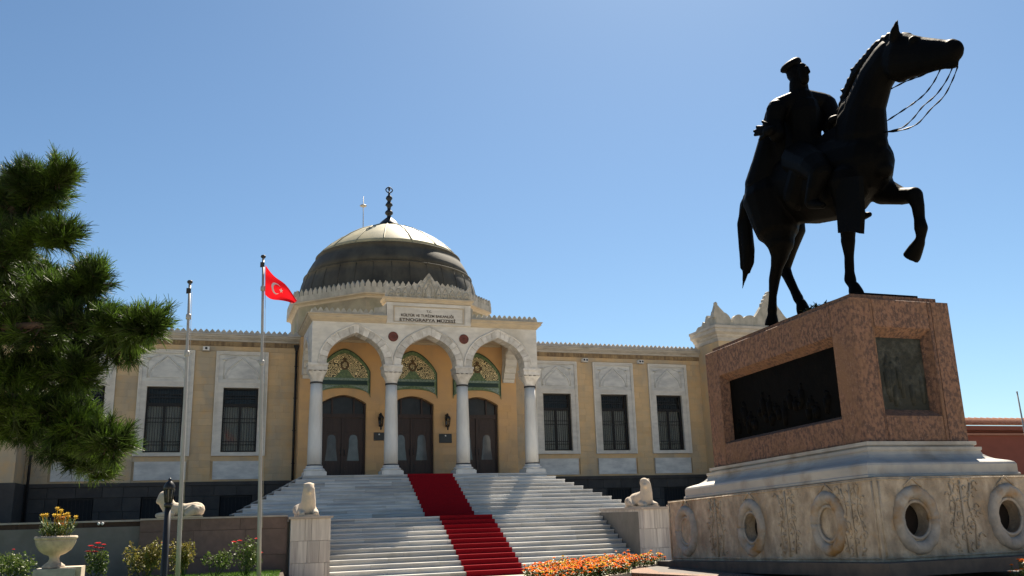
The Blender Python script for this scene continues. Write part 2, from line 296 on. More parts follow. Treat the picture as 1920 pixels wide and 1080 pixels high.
def organic(name, chains, mt, parent, vox=.03, smooth=6, extra=None):
    # tapered limbs fused into one continuous surface
    mb = MB()
    def seg(a, b, ca, sx):
        pa, pb = Vector(a[:3]), Vector(b[:3]); ra, rb = a[3], b[3]
        d = (pb - pa); L = d.length
        d = d / L if L > 1e-6 else Vector((0, 0, 1)); u = d.orthogonal().normalized(); w = d.cross(u); n = 14; rings = []
        st = [(pa, ra, t) for t in (-1, -.85, -.5)] + [(pa, ra, 0)] + ([(pb, rb, 0)] if L > 1e-6 else []) + [(pb, rb, t) for t in (.5, .85, 1)]
        for c, r, t in st:
            rr = max(r * math.sqrt(max(0, 1 - t * t)), 1e-4)
            rings.append([c + d * (r * t) + (u * math.cos(2 * math.pi * k / n) + w * math.sin(2 * math.pi * k / n)) * rr for k in range(n)])
        rings = [[((q.x - ca) * sx + ca, q.y, q.z) for q in r] for r in rings]
        mb.loft(rings)
    for nm, sx, N in chains:
        ca = sum(q[0] for q in N) / len(N)
        if len(N) == 1: seg(N[0], N[0], ca, sx)
        for a, b in zip(N[:-1], N[1:]): seg(a, b, ca, sx)
    if extra: extra(mb)
    og = RLOC[parent.name]
    me = mb.mesh(name, mat[mt], og); o = bpy.data.objects.new(name, me); COL.objects.link(o)
    r = o.modifiers.new('r', 'REMESH'); r.mode = 'VOXEL'; r.voxel_size = vox
    if smooth: sm = o.modifiers.new('s', 'SMOOTH'); sm.factor = .5; sm.iterations = smooth
    dg = bpy.context.evaluated_depsgraph_get(); ev = o.evaluated_get(dg)
    nm = bpy.data.meshes.new_from_object(ev); o.modifiers.clear(); o.data = nm
    nm.polygons.foreach_set('use_smooth', [True] * len(nm.polygons))
    if not nm.materials: nm.materials.append(mat[mt])
    o.parent = parent; RLOC[o.name] = og.copy(); return o
# ------------------------------------------------------------------ ground
GZ = -3.68
mb = MB(); mb.box(-700, 700, -500, 900, GZ - .3, GZ); mb.build('plaza_ground', 'pave', kind='structure')
mb = MB(); mb.box(-40, -5.36, -9.25, 3.9, GZ, -1.80); mb.box(5.36, 40, -9.25, 3.9, GZ, -1.80); mb.build('terrace', 'terrace', kind='structure')
# ------------------------------------------------------------------ museum
mus = thing('museum', 'domed sandstone museum with marble arcade and lettered front', 'museum', (0, 4, 0))
def mirror_x(fn):
    for s in (1, -1): fn(s)
# body masses behind the facing
for b in ((-16.3, -5.25, 4.62, 16, -1.8, 6.55), (5.25, 16.3, 4.62, 16, -1.8, 6.55), (-5.24, 5.24, 3.62, 16, 0, 6.5)): MB().box(*b).build('building_core', 'sandwall', mus)
WIN = [7.78, 11.016, 14.252]
# core wall with window holes
for s in (1, -1):
    mb = MB()
    ops = [[(s * c - .77, 1.3), (s * c - .77, 4.2), (s * c + .77, 4.2), (s * c + .77, 1.3)] for c in (WIN if s > 0 else WIN[::-1])]
    x0, x1 = sorted((s * 5.24, s * 16.3))
    openwall(mb, x0, x1, 1.3, 6.5, ops, 4.13, 4.5); mb.box(x0, x1, 4.13, 4.5, 0, 1.3)
    mb.build('backing_wall', 'sand', mus)
# ashlar facing: individual stones with recessed joints
mb = MB(); rr = random.Random(3)
def ashlar(mb, x0, x1, z0, z1, y, ch=.31, wmin=.45, wmax=.95, dep=.055):
    n = max(1, round((z1 - z0) / ch)); h = (z1 - z0) / n
    for i in range(n):
        x = x0
        first = True
        while x < x1 - .02:
            w = rr.uniform(wmin, wmax) * (rr.uniform(.5, 1) if first else 1); first = False
            if x1 - (x + w) < .28: w = x1 - x
            g = .0014
            mb.cbox(x + g, x + w - g, y - rr.uniform(0, .004), y + dep, z0 + i * h + g, z0 + (i + 1) * h - g, .0025, rr.uniform(.1, .9)); x += w
for s in (1, -1):
    xs = [5.25, 6.62, 8.94, 9.856, 12.176, 13.092, 15.412, 16.3]
    for a, b in zip(xs[::2], xs[1::2]):
        x0, x1 = sorted((s * a, s * b)); ashlar(mb, x0, x1, 0.0, 5.88, 4.07)
    for c in WIN:
        ashlar(mb, s * c - 1.16, s * c + 1.16, .88, 1.10, 4.075, .22)
        ashlar(mb, s * c - 1.16, s * c + 1.16, -.0, .10, 4.075, .1)
    x0, x1 = sorted((s * 5.25, s * 16.3)); ashlar(mb, x0, x1, 5.885, 6.12, 4.075, .235)
mb.build('ashlar_facing', 'sand', mus, kind='stuff')
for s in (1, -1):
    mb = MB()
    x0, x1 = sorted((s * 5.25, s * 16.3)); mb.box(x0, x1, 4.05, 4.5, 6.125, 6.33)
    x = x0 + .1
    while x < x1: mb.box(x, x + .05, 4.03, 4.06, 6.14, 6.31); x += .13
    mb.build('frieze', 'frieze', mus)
def rect_loft(mb, x0, x1, y0, y1, prof, left=True, right=True, back=False):
    rings = []
    for o, z in prof:
        a = x0 - (o if left else 0); b = x1 + (o if right else 0); c = y0 - o; d = y1 + (o if back else 0)
        rings.append([(a, c, z), (b, c, z), (b, d, z), (a, d, z)])
    mb.loft(rings, smooth=False)
for s in (1, -1):
    mb = MB()
    x0, x1 = sorted((s * 5.15, s * 16.35))
    rect_loft(mb, x0, x1, 4.07, 4.6, [(0, 6.33), (.06, 6.345), (.07, 6.42), (.10, 6.43), (.20, 6.52), (.22, 6.53), (.22, 6.60), (.28, 6.61), (.28, 6.665)], False, False)
    mb.build('wing_cornice', 'greycorn', mus)
mb = MB()
for s in (1, -1):
    x0, x1 = sorted((s * 5.2, s * 16.3)); mb.box(x0, x1, 3.87, 3.98, 6.666, 6.735); x = x0 + .125
    while x < x1:
        mb.prism([(x - .11, 6.735), (x + .11, 6.735), (x + .11, 6.76), (x, 6.875), (x - .11, 6.76)], XYZ, 3.875, 3.975); x += .25
mb.build('crenellation', 'greycorn', mus, kind='stuff')
# dark plinth with basement windows
for s in (1, -1):
    mb = MB(); x0, x1 = sorted((s * 5.25, s * 16.3))
    x = x0
    zc = [-1.8, -1.2, -.62, -.16]
    for i in range(3):
        x = x0 + rr.uniform(0, .4) - .4
        while x < x1:
            w = rr.uniform(.8, 1.25); a, b = max(x, x0), min(x + w, x1); x += w
            if b - a < .05: continue
            hole = [(s * c - .68, s * c + .68) for c in WIN] if i < 2 else []
            segs = [(a, b)]
            for h0, h1 in hole:
                nsg = []
                for p0, p1 in segs:
                    if p1 <= h0 or p0 >= h1: nsg.append((p0, p1)); continue
                    if p0 < h0: nsg.append((p0, h0))
                    if p1 > h1: nsg.append((h1, p1))
                segs = nsg
            for p0, p1 in segs:
                if p1 - p0 > .03: mb.cbox(p0 + .004, p1 - .004, 4.0 - rr.uniform(0, .006), 4.3, zc[i] + .004, zc[i + 1] - .004, .01, rr.uniform(.1, .9))
    mb.box(x0, x1, 3.95, 4.3, -.158, -.002)
    mb.build('plinth', 'plinth', mus, kind='stuff')
for s in (1, -1):
    mb = MB()
    x0, x1 = sorted((s * 5.25, s * 16.3)); mb.box(x0, x1, 4.3, 4.6, -1.8, -.16)
    mb.build('plinth_backing', 'inside', mus)
def basement(c):
    o = MB().box(c - .66, c + .66, 4.14, 4.2, -1.8, -.64).build('basement_window', 'inside', mus)
    g = MB(); g.box(c - .66, c + .66, 4.08, 4.11, -.69, -.64)
    for k in range(9): g.box(c - .62 + k * .155 - .012, c - .62 + k * .155 + .012, 4.09, 4.11, -1.78, -.69)
    g.build('grille', 'iron', o)
for s in (1, -1):
    for c in WIN: basement(s * c)
# window with its marble surround (one built, the rest copied)
c = WIN[0]
sm = MB()
sm.box(c - 1.02, c - .77, 3.995, 4.5, 1.28, 4.19); sm.box(c + .77, c + 1.02, 3.995, 4.5, 1.28, 4.19)
sm.box(c - 1.02, c + 1.02, 3.995, 4.4, 4.19, 4.43); sm.box(c - 1.02, c + 1.02, 3.975, 4.5, 1.12, 1.28)
sm.box(c - 1.12, c - 1.022, 3.97, 4.2, 1.12, 5.83); sm.box(c + 1.022, c + 1.12, 3.97, 4.2, 1.12, 5.83)
sm.box(c - 1.02, c + 1.02, 3.97, 4.2, 5.71, 5.83)
for a, b in ((c - .80, c - .772), (c + .772, c + .80)): sm.box(a, b, 3.98, 4.0, 1.29, 4.18)
sur = sm.build('window_surround', 'marble', mus)
em = MB()
for a, b, z0, z1 in ((c - 1.155, c - 1.122, 1.12, 5.865), (c + 1.122, c + 1.155, 1.12, 5.865), (c - 1.12, c + 1.12, 5.832, 5.865), (c - .805, c + .805, 4.192, 4.225)): em.box(a, b, 3.955, 4.12, z0, z1)
em.build('edge_moulding', 'whitestone', sur)
pm = MB().box(c - 1.02, c + 1.02, 4.03, 4.1, 4.43, 5.71)
pm.box(c - .93, c + .93, 4.015, 4.031, 4.50, 4.56); ap = pm.build('carved_panel', 'panelmarble', sur)
am = MB(); A = arch(c, .60, 4.60, .80, 12); am.prism(A, XYZ, 3.998, 4.032)
A2 = arch(c, .74, 4.60, .98, 12)
am.tube([(x, 4.02, z) for x, z in A2], .032, 6)
for sx in (-1, 1):
    am.tube([(c + sx * .80, 4.02, 4.58), (c + sx * .80, 4.02, 5.3), (c + sx * .62, 4.02, 5.52), (c + sx * .3, 4.02, 5.60)], .02, 5)
    am.lathe([(0, -.03), (.09, -.02), (.11, 0), (.05, .03), (0, .03)], (c + sx * .78, 4.02, 5.48), 10)
am.build('niche_relief', 'panelmarble', sur)
pn = MB().box(c - 1.03, c + 1.03, 4.035, 4.13, .115, .865)
for b in ((c - 1.06, c - 1.03, .09, .89), (c + 1.03, c + 1.06, .09, .89)): pn.box(b[0], b[1], 4.02, 4.13, b[2], b[3])
pn.box(c - 1.03, c + 1.03, 4.02, 4.13, .09, .115); pn.box(c - 1.03, c + 1.03, 4.02, 4.13, .865, .89)
pn.build('apron_panel', 'panelmarble', sur)
fm = MB()
for a, b, z0, z1 in ((c - .77, c - .70, 1.28, 4.19), (c + .70, c + .77, 1.28, 4.19), (c - .05, c + .05, 1.34, 3.34), (c - .70, c + .70, 4.11, 4.19), (c - .70, c + .70, 3.34, 3.48), (c - .70, c + .70, 1.28, 1.36)):
    fm.box(a, b, 4.22, 4.30, z0, z1)
win = fm.build('window', 'iron', mus)
gm = MB()
for k in range(13):
    x = c - .66 + k * .11; gm.box(x - .010, x + .010, 4.16, 4.18, 1.34, 4.13)
for z in (1.62, 1.76, 2.62, 2.80, 3.72, 3.86): gm.box(c - .74, c + .74, 4.145, 4.16, z - .016, z + .016)
gm.build('grille', 'iron', win)
MB().box(c - .72, c + .72, 4.31, 4.316, 1.34, 4.14).build('glass_pane', 'glass', win)
cm = MB(); V = []; n = 49
for k in range(n):
    x = c - .70 + 1.40 * k / (n - 1); y = 4.40 + (.025 if k % 4 in (1, 2) else -.025); V += [(x, y, 1.3), (x, y, 3.42)]
cm.add(V, [(2 * k, 2 * k + 2, 2 * k + 3, 2 * k + 1) for k in range(n - 1)]); cm.build('curtain', 'curtain', win)
MB().box(c - .76, c + .76, 4.5, 4.55, 1.3, 4.2).build('dark_room', 'inside', win)
for s in (1, -1):
    for k in range(3):
        if s == 1 and k == 0: continue
        for o in (sur, win):
            d = dup_part(o, (s * WIN[k] - c, 0, 0))
# roof slabs
mb = MB(); mb.box(-16.3, 16.3, 4.3, 16, 6.55, 6.64); mb.build('roof', 'zinc', mus)
# ---------------- portico back wall, doors
YD = 3.1
mb = MB(); DX = (-3.228, 0, 3.228)
dop = [jamb(arch(x, 1.05, 3.42, .40, 14), 0) for x in DX]
openwall(mb, -5.25, 5.25, 0, 6.5, dop, YD, 3.6)
mb.build('entrance_wall', 'sandwall', mus)
mb = MB()
for a, b in ((-5.25, -4.31), (-2.14, -1.09), (1.09, 2.14), (4.31, 5.25)): ashlar(mb, a, b, 0.02, 3.45, 3.088, .345, .5, .9, .02)
mb.build('ashlar_facing', 'sandwall', mus, kind='stuff')
for x in DX:
    ring = MB(); A = arch(x, 1.05, 3.42, .40, 12); B = arch(x, 1.28, 3.42, .70, 12)
    A = [(x - 1.06, 3.2)] + A + [(x + 1.06, 3.2)]; B = [(x - 1.28, 3.2)] + B + [(x + 1.28, 3.2)]
    n = len(A)
    for i in range(n - 1):
        ring.add([(*A[i][:1], 3.07, A[i][1]), (A[i + 1][0], 3.07, A[i + 1][1]), (B[i + 1][0], 3.07, B[i + 1][1]), (B[i][0], 3.07, B[i][1]), (B[i][0], 3.1, B[i][1]), (B[i + 1][0], 3.1, B[i + 1][1])], [(0, 1, 2, 3), (3, 2, 5, 4)])
    ring.build('door_arch', 'sandwall', mus)
    d = MB(); d.box(x - 1.05, x - .96, 3.28, 3.4, 0, 3.45); d.box(x + .96, x + 1.05, 3.28, 3.4, 0, 3.45); d.box(x - .96, x + .96, 3.26, 3.4, 2.78, 2.97)
    d.box(x - .045, x + .045, 3.26, 3.35, 0.02, 2.78)
    for q in (-.5, .5): d.box(x + q - .035, x + q + .035, 3.27, 3.36, 2.97, 3.8)
    d.prism([(x - .98, 3.4)] + [(a, b) for a, b in arch(x, 1.04, 3.42, .39, 12)][1:-1] + [(x + .98, 3.4)], XYZ, 3.42, 3.43)
    door = d.build('door', 'wood', mus)
    for s in (-1, 1):
        cx = x + s * .50; lf = MB(); lf.box(cx - .455, cx + .455, 3.32, 3.38, 0.02, 2.78)
        lf.box(cx - .36, cx + .36, 3.30, 3.325, .12, .66); lf.box(cx - .36, cx + .36, 3.30, 3.325, 2.1, 2.68); lf.box(cx - .30, cx + .30, 3.295, 3.305, 2.2, 2.58)
        lf.box(cx - .30, cx + .30, 3.295, 3.305, .2, .58)
        leaf = lf.build('door_leaf', 'wood', door)
        pc = cx
        P = [(-.28, .82), (.28, .82), (.25, 1.05), (.205, 1.4), (.20, 1.75), (.16, 1.92), (.08, 1.99), (0, 2.0), (-.08, 1.99), (-.16, 1.92), (-.20, 1.75), (-.205, 1.4), (-.25, 1.05)]
        # the pane is a sub-part of the door itself
        MB().prism([(pc + a, b) for a, b in P], XYZ, 3.305, 3.318).build('frosted_pane', 'doorglass', door)
        MB().tube([(x + s * .09, 3.27, 1.05), (x + s * .09, 3.22, 1.1), (x + s * .09, 3.22, 1.3), (x + s * .09, 3.27, 1.35)], .014, 6).build('door_handle', 'brass', door)
    MB().prism([(x - .95, 2.97)] + arch(x, .95, 3.36, .37, 10) + [(x + .95, 2.97)], XYZ, 3.36, 3.366).build('fanlight', 'fanglass', door)
    # tiled tympanum
    T0 = [(x - 1.22, 3.72)] + arch(x, 1.22, 4.91, 1.08, 14) + [(x + 1.22, 3.72)]
    bot = [(x + 1.22 * math.cos(t), 3.72 + .42 * math.sin(t) ** .8) for t in [math.pi * k / 16 for k in range(1, 16)]]
    ty = MB().prism(T0 + bot, XYZ, 3.03, 3.098).build('tympanum', 'tilegreen', mus)
    MB().prism([(x - 1.08, 4.63)] + arch(x, 1.08, 4.86, .90, 14) + [(x + 1.08, 4.63)], XYZ, 3.015, 3.032).build('arabesque_field', 'gold', ty)
    mdn = MB(); mdn.prism([(x - .52, 4.6), (x + .52, 4.6), (x + .34, 4.72), (x + .2, 4.92), (x + .1, 5.02), (x - .1, 5.02), (x - .2, 4.92), (x - .34, 4.72)], XYZ, 3.0, 3.018); mdn.build('tile_mound', 'tilegreen', ty)
    br = MB(); br.prism([(x + .21 * math.cos(t), 5.20 + .23 * math.sin(t)) for t in [k * math.pi / 8 for k in range(16)]], XYZ, 2.995, 3.018)
    br.prism([(x - .05, 5.4), (x + .05, 5.4), (x + .10, 5.5), (x + .02, 5.55), (x, 5.66), (x - .02, 5.55), (x - .10, 5.5)], XYZ, 2.998, 3.018)
    br.build('tile_ornament', 'tilebrown', ty)
    MB().prism([(x + .11 * math.cos(t), 5.20 + .13 * math.sin(t)) for t in [k * math.pi / 6 for k in range(12)]], XYZ, 2.985, 2.998).build('gilt_boss', 'gold', ty)
    MB().box(x - 1.06, x + 1.06, 3.005, 3.032, 4.29, 4.48).build('inscription_band', 'tiledark', ty)
    te = MB(); te.box(x - 1.12, x + 1.12, 3.015, 3.031, 4.50, 4.60)
    for s in (-1, 1): te.prism([(x + s * 1.1, 3.92), (x + s * 1.1, 4.26), (x + s * .15, 4.26), (x + s * .45, 4.22), (x + s * .8, 4.11)], XYZ, 3.015, 3.031)
    te.build('teal_spandrel', 'tileteal', ty)
    bd = MB(); bp = [(x - 1.19, 3.9)] + arch(x, 1.19, 4.91, 1.05, 14) + [(x + 1.19, 3.9)]
    bd.tube([(a, 3.025, b) for a, b in bp], .018, 5); bd.build('tile_border', 'tiledark', ty)
# ---------------- columns
CX = [-4.842, -1.614, 1.614, 4.842]
pb = MB()
pb.box(-.46, .46, -.46, .46, 0, .15); pb.box(-.42, .42, -.42, .42, .15, .19)
pb.lathe([(.40, .19), (.435, .22), (.435, .27), (.39, .30), (.36, .31), (.345, .35), (.355, .37), (.34, .41)], (0, 0, 0), 28)
colb = MB(); colb.lathe([(.300, .45), (.298, 1.2), (.285, 2.2), (.262, 3.2), (.246, 3.86)], (0, 0, 0), 32)
rg = MB(); rg.lathe([(.30, .405), (.318, .41), (.318, .455), (.30, .46)], (0, 0, 0), 28); rg.lathe([(.246, 3.855), (.272, 3.86), (.272, 3.925), (.246, 3.93)], (0, 0, 0), 28)
cp = MB(); rings = []
for z, r, sq in ((3.93, .25, 0), (4.02, .27, .1), (4.14, .31, .35), (4.26, .36, .7), (4.36, .40, 1)):
    ring = []
    for k in range(32):
        t = 2 * math.pi * k / 32; cs, sn = math.cos(t), math.sin(t); m = 1 / max(abs(cs), abs(sn)); q = 1 + (m - 1) * sq
        ring.append((r * cs * q, r * sn * q, z))
    rings.append(ring)
cp.loft(rings, smooth=False)
for lv, (z, r, hh, nn) in enumerate(((4.0, .27, .15, 12), (4.14, .325, .17, 12), (4.28, .385, .14, 12))):
    for k in range(nn):
        t = 2 * math.pi * (k + .5 * (lv % 2)) / nn; cs, sn = math.cos(t), math.sin(t); w = .065
        m = (1 / max(abs(cs), abs(sn)) - 1) * (.2, .5, .85)[lv] + 1; R_ = r * m
        cp.add([(R_ * cs - sn * w, R_ * sn + cs * w, z + hh), (R_ * cs + sn * w, R_ * sn - cs * w, z + hh), ((R_ + .035) * cs, (R_ + .035) * sn, z + hh), ((R_ - .03) * cs, (R_ - .03) * sn, z - .02)],
               [(0, 1, 2), (0, 2, 3), (2, 1, 3), (0, 3, 1)])
cp.box(-.40, .40, -.40, .40, 4.40, 4.60); cp.box(-.43, .43, -.43, .43, 4.60, 4.70)
sh = colb.build('column', 'column', mus, origin=(0, 4, 0)); parts = []
def place_col(mbx, nm, mt, par, x):
    m2 = MB(); m2.v = [(a + x, b, c_) for a, b, c_ in mbx.v]; m2.f = mbx.f; m2.t = mbx.t; m2.sm = mbx.sm; return m2.build(nm, mt, par)
bpy.data.objects.remove(sh)
first = None
for x in CX:
    if first is None:
        first = place_col(colb, 'column', 'column', mus, x)
        place_col(pb, 'column_base', 'column', first, x); place_col(rg, 'bronze_ring', 'band', first, x); place_col(cp, 'capital', 'vouss', first, x)
    else: dup_part(first, (x - CX[0], 0, 0))
# ---------------- front arcade
SP = 4.70
mb = MB(); openwall(mb, -5.12, 5.12, SP, 6.53, [arch(x, 1.575, SP, 1.74, 22) for x in DX], -.355, .355); mb.build('arcade_wall', 'marble', mus)
T1 = lambda s: (lambda a, y, z: (s * (4.842 + y), a, z))
for s in (1, -1):
    mb = MB(); openwall(mb, .356, YD - .002, SP, 6.53, [arch(1.73, 1.30, SP, 1.40, 18)], -.29, .29, T1(s)); mb.build('side_arcade_wall', 'marble', mus)
    mb = MB(); mb.tube([T1(s)(a, .30, z) for a, z in arch(1.73, 1.36, SP, 1.48, 16)], .04, 6); mb.tube([T1(s)(a, -.30, z) for a, z in arch(1.73, 1.36, SP, 1.48, 16)], .04, 6); mb.build('arch_moulding', 'vouss', mus)
    mb = MB()
    mb.prism([(3.1, 4.53), (2.98, 4.53), (2.95, 4.68), (2.86, 4.72), (2.80, 4.95), (2.70, 5.0), (2.66, 5.2), (2.55, 5.3), (2.50, 5.6), (2.40, 5.7), (2.38, 6.0), (3.1, 6.0)], YZX, s * 4.55, s * 5.13); mb.build('wall_corbel', 'marble', mus)
vi = 0
for x in DX:
    A = arch(x, 1.26, SP, 1.39, 30); B = arch(x, 1.58, SP, 1.745, 30); N = 17; n = len(A) - 1
    for k in range(N):
        i0, i1 = round(k * n / N), round((k + 1) * n / N); m = MB(); pr = -.392 if k % 2 else -.378
        a0, a1, b0, b1 = A[i0], A[i1], B[i0], B[i1]; am_, bm_ = A[(i0 + i1) // 2], B[(i0 + i1) // 2]
        e = .004
        def sh_(p, q): # shrink towards next for the joint
            return (p[0] + (q[0] - p[0]) * .02, p[1] + (q[1] - p[1]) * .02)
        poly = [sh_(a0, a1), am_, sh_(a1, a0), sh_(b1, b0), bm_, sh_(b0, b1)]
        m.prism(poly, XYZ, pr, .385); m.build('voussoir', 'vouss', mus); vi += 1
    m = MB(); m.tube([(a, -.375, b) for a, b in arch(x, 1.605, SP, 1.775, 24)], .034, 6); m.build('arch_moulding', 'vouss', mus)
for x in (-1.614, 1.614):
    m = MB(); m.prism([(x + .19 * math.cos(t), 5.96 + .19 * math.sin(t)) for t in [k * math.pi / 10 for k in range(20)]], XYZ, -.385, -.3)
    o = m.build('medallion', 'medal', mus)
    r_ = MB(); r_.tube([(x + .20 * math.cos(t), -.372, 5.96 + .20 * math.sin(t)) for t in [k * math.pi / 10 for k in range(21)]], .024, 6); r_.lathe([(0, 0), (.09, .0), (.1, .012), (0, .02)], (x, -.36, 5.96), 12); r_.build('medallion_rim', 'medal', o)
mb = MB(); mb.box(-4.5, 4.5, .36, 3.09, 6.40, 6.5); mb.build('portico_ceiling', 'cornice', mus)
mb = MB(); mb.box(-4.5, 4.5, 3.0, 3.09, 6.30, 6.40); mb.build('ceiling_moulding', 'cornice', mus)
pc = [(0, 6.53), (.05, 6.55), (.06, 6.60), (.09, 6.61), (.18, 6.70), (.20, 6.71), (.20, 6.80), (.25, 6.81), (.25, 6.855)]
mb = MB(); rect_loft(mb, -5.12, -1.93, -.355, 3.6, pc, True, False); mb.build('portico_cornice', 'cornice', mus); mb = MB(); rect_loft(mb, 1.93, 5.12, -.355, 3.6, pc, False, True); mb.build('portico_cornice', 'cornice', mus)
mb = MB(); mb.box(-5.1, 5.1, .0, 3.6, 6.5, 6.84); mb.build('portico_roof', 'zinc', mus)
for s in (1, -1):
    x0, x1 = sorted((s * 1.95, s * 5.16)); MB().box(x0, x1, -.42, -.28, 6.856, 6.96).build('parapet_band', 'crest', mus)
    x0, x1 = sorted((s * 5.02, s * 5.16)); MB().box(x0, x1, -.278, 3.5, 6.856, 6.96).build('parapet_band', 'crest', mus)
mm = MB(); mm.prism([(-.112, 6.962), (.112, 6.962), (.112, 7.0), (.035, 7.12), (0, 7.14), (-.035, 7.12), (-.112, 7.0)], XYZ, -.41, -.29)
me0 = None
def place_merlon(x):
    global me0
    if me0 is None: me0 = mm.build('merlon', 'crest', mus); me0.location.x = x
    else: q = me0.copy(); COL.objects.link(q); q.location = (x, 0, 0); RLOC[q.name] = RLOC['merlon'].copy()
for k in range(11): place_merlon(-5.04 + k * .245)
for k in range(13): place_merlon(5.04 - k * .245)
mb = MB(); mb.prism([(-2.45, 6.962), (-2.45, 7.22), (-2.2, 7.25), (-2.05, 7.33), (-1.95, 7.42), (-1.95, 6.962)], XYZ, -.42, -.28); mb.build('scroll_return', 'crest', mus); mb = MB(); mb.prism([(2.0, 6.962), (1.95, 6.962), (1.95, 7.42), (2.05, 7.33)], XYZ, -.42, -.28); mb.build('scroll_return', 'crest', mus)
sm_ = MB()
for s in (1, -1):
    for k in range(13): y = .0 + k * .26; sm_.prism([(y - .112, 6.962), (y + .112, 6.962), (y + .112, 7.0), (y, 7.14), (y - .112, 7.0)], YZX, s * 5.03, s * 5.15)
sm_.build('side_crenellation', 'crest', mus, kind='stuff')
# central lettered block
mb = MB(); mb.box(-1.93, 1.93, -.40, .4, 6.535, 7.52)
for b in ((-1.93, -1.66, 6.56, 7.50), (1.66, 1.93, 6.56, 7.50)): mb.box(b[0], b[1], -.455, -.401, b[2], b[3])
mb.box(-1.66, 1.66, -.44, -.401, 7.36, 7.50); mb.box(-1.66, 1.66, -.43, -.401, 6.56, 6.62)
ib = mb.build('lettered_block', 'marble', mus)
mb = MB(); rect_loft(mb, -1.93, 1.93, -.40, .4, [(0, 7.52), (.06, 7.54), (.08, 7.62), (.14, 7.68), (.14, 7.74)]); mb.build('block_cornice', 'cornice', ib)
mb = MB(); fr = [(-1.60, 1.60, 7.32, 7.35), (-1.60, 1.60, 6.63, 6.66)]
for a, b, z0, z1 in fr: mb.box(a, b, -.425, -.402, z0, z1)
mb.box(-1.60, -1.57, -.425, -.402, 6.66, 7.32); mb.box(1.57, 1.60, -.425, -.402, 6.66, 7.32); mb.build('letter_frame', 'cornice', ib)
half = [(-1.97, 7.745), (-1.97, 8.30), (-1.90, 8.46), (-1.82, 8.28), (-1.70, 8.16), (-1.56, 8.27), (-1.45, 8.18), (-1.28, 8.31), (-1.15, 8.22), (-.98, 8.36), (-.84, 8.28), (-.66, 8.46), (-.53, 8.39), (-.38, 8.60), (-.27, 8.56), (-.12, 8.80), (0, 8.95)]
mb = MB(); mb.prism(half + [(-x, z) for x, z in half[-2::-1]], XYZ, -.42, -.18); cr = mb.build('carved_crest', 'carved', ib)
mb = MB()
for s in (-1, 1):
    for k in range(5):
        x = s * (.45 + k * .32); mb.tube([(x - .1, -.43, 7.8), (x - .12, -.43, 8.0), (x, -.43, 8.14 + .05 * (4 - k)), (x + .12, -.43, 8.0), (x + .1, -.43, 7.8)], .03, 5)
        mb.lathe([(0, -.05), (.05, -.04), (.06, 0), (0, .05)], (x, -.42, 7.95), 8)
mb.tube([(-.25, -.43, 7.8), (-.28, -.43, 8.2), (0, -.43, 8.72), (.28, -.43, 8.2), (.25, -.43, 7.8)], .035, 5); mb.tube([(-.13, -.43, 7.8), (-.15, -.43, 8.1), (0, -.43, 8.42), (.15, -.43, 8.1), (.13, -.43, 7.8)], .03, 5)
mb.build('crest_relief', 'crest', ib)
def text(body, x0, x1, z0, h, y, mt, parent, name='lettering', dep=.012, bold=.0):
    cu = bpy.data.curves.new(name, 'FONT'); cu.body = body; cu.size = 1; cu.extrude = 0; cu.offset = bold
    o = bpy.data.objects.new(name, cu); COL.objects.link(o)
    dg = bpy.context.evaluated_depsgraph_get(); me = bpy.data.meshes.new_from_object(o.evaluated_get(dg)); bpy.data.objects.remove(o)
    vs = np.array([v.co[:] for v in me.vertices]); mn, mx = vs.min(0), vs.max(0)
    og = RLOC[parent.name]; m = MB()
    P = [((x0 + (v[0] - mn[0]) / (mx[0] - mn[0]) * (x1 - x0)), y, z0 + (v[1] - mn[1]) / (mx[1] - mn[1]) * h) for v in vs]
    m.add(P, [tuple(f.vertices) for f in me.polygons]); o = m.build(name, mt, parent); bpy.data.meshes.remove(me)
    so = o.modifiers.new('s', 'SOLIDIFY'); so.thickness = dep; so.offset = 0
    return o
text('T.C.', -.12, .12, 7.10, .10, -.408, 'ink', ib, bold=.015)
text('KÜLTÜR VE TURİZM BAKANLIĞI', -1.27, 1.13, 6.885, .165, -.408, 'ink', ib, bold=.018)
text('ETNOGRAFYA MÜZESİ', -1.34, 1.22, 6.675, .185, -.408, 'ink', ib, bold=.022)
# ---------------- drum and dome
DC = (0, 9.2)
def octr(a, z): return [(DC[0] + a / math.cos(math.pi / 8) * math.cos(math.pi / 8 + k * math.pi / 4), DC[1] + a / math.cos(math.pi / 8) * math.sin(math.pi / 8 + k * math.pi / 4), z) for k in range(8)]
mb = MB(); mb.loft([octr(5.05, 6.5), octr(5.05, 8.82)], smooth=False); drum = mb.build('drum', 'drum', mus)
mb = MB(); mb.loft([octr(a, z) for a, z in ((5.05, 8.80), (5.08, 8.81), (5.10, 8.88), (5.20, 8.94), (5.30, 8.96), (5.30, 9.02), (5.29, 9.03))], smooth=False); mb.build('drum_cornice', 'cornice', drum)
mb = MB(); mb.loft([octr(5.30, 9.03), octr(5.30, 9.32), octr(5.18, 9.32), octr(5.18, 9.0)], smooth=False, caps=False); mb.build('drum_parapet', 'crest', drum)
L_ = 2 * 5.24 * math.tan(math.pi / 8); N = 15; m0 = MB()
m0.prism([(-.125, 0), (.125, 0), (.125, .14), (.105, .2), (.055, .26), (.015, .34), (-.015, .34), (-.055, .26), (-.105, .2), (-.125, .14)], XYZ, -.055, .055)
proto = None
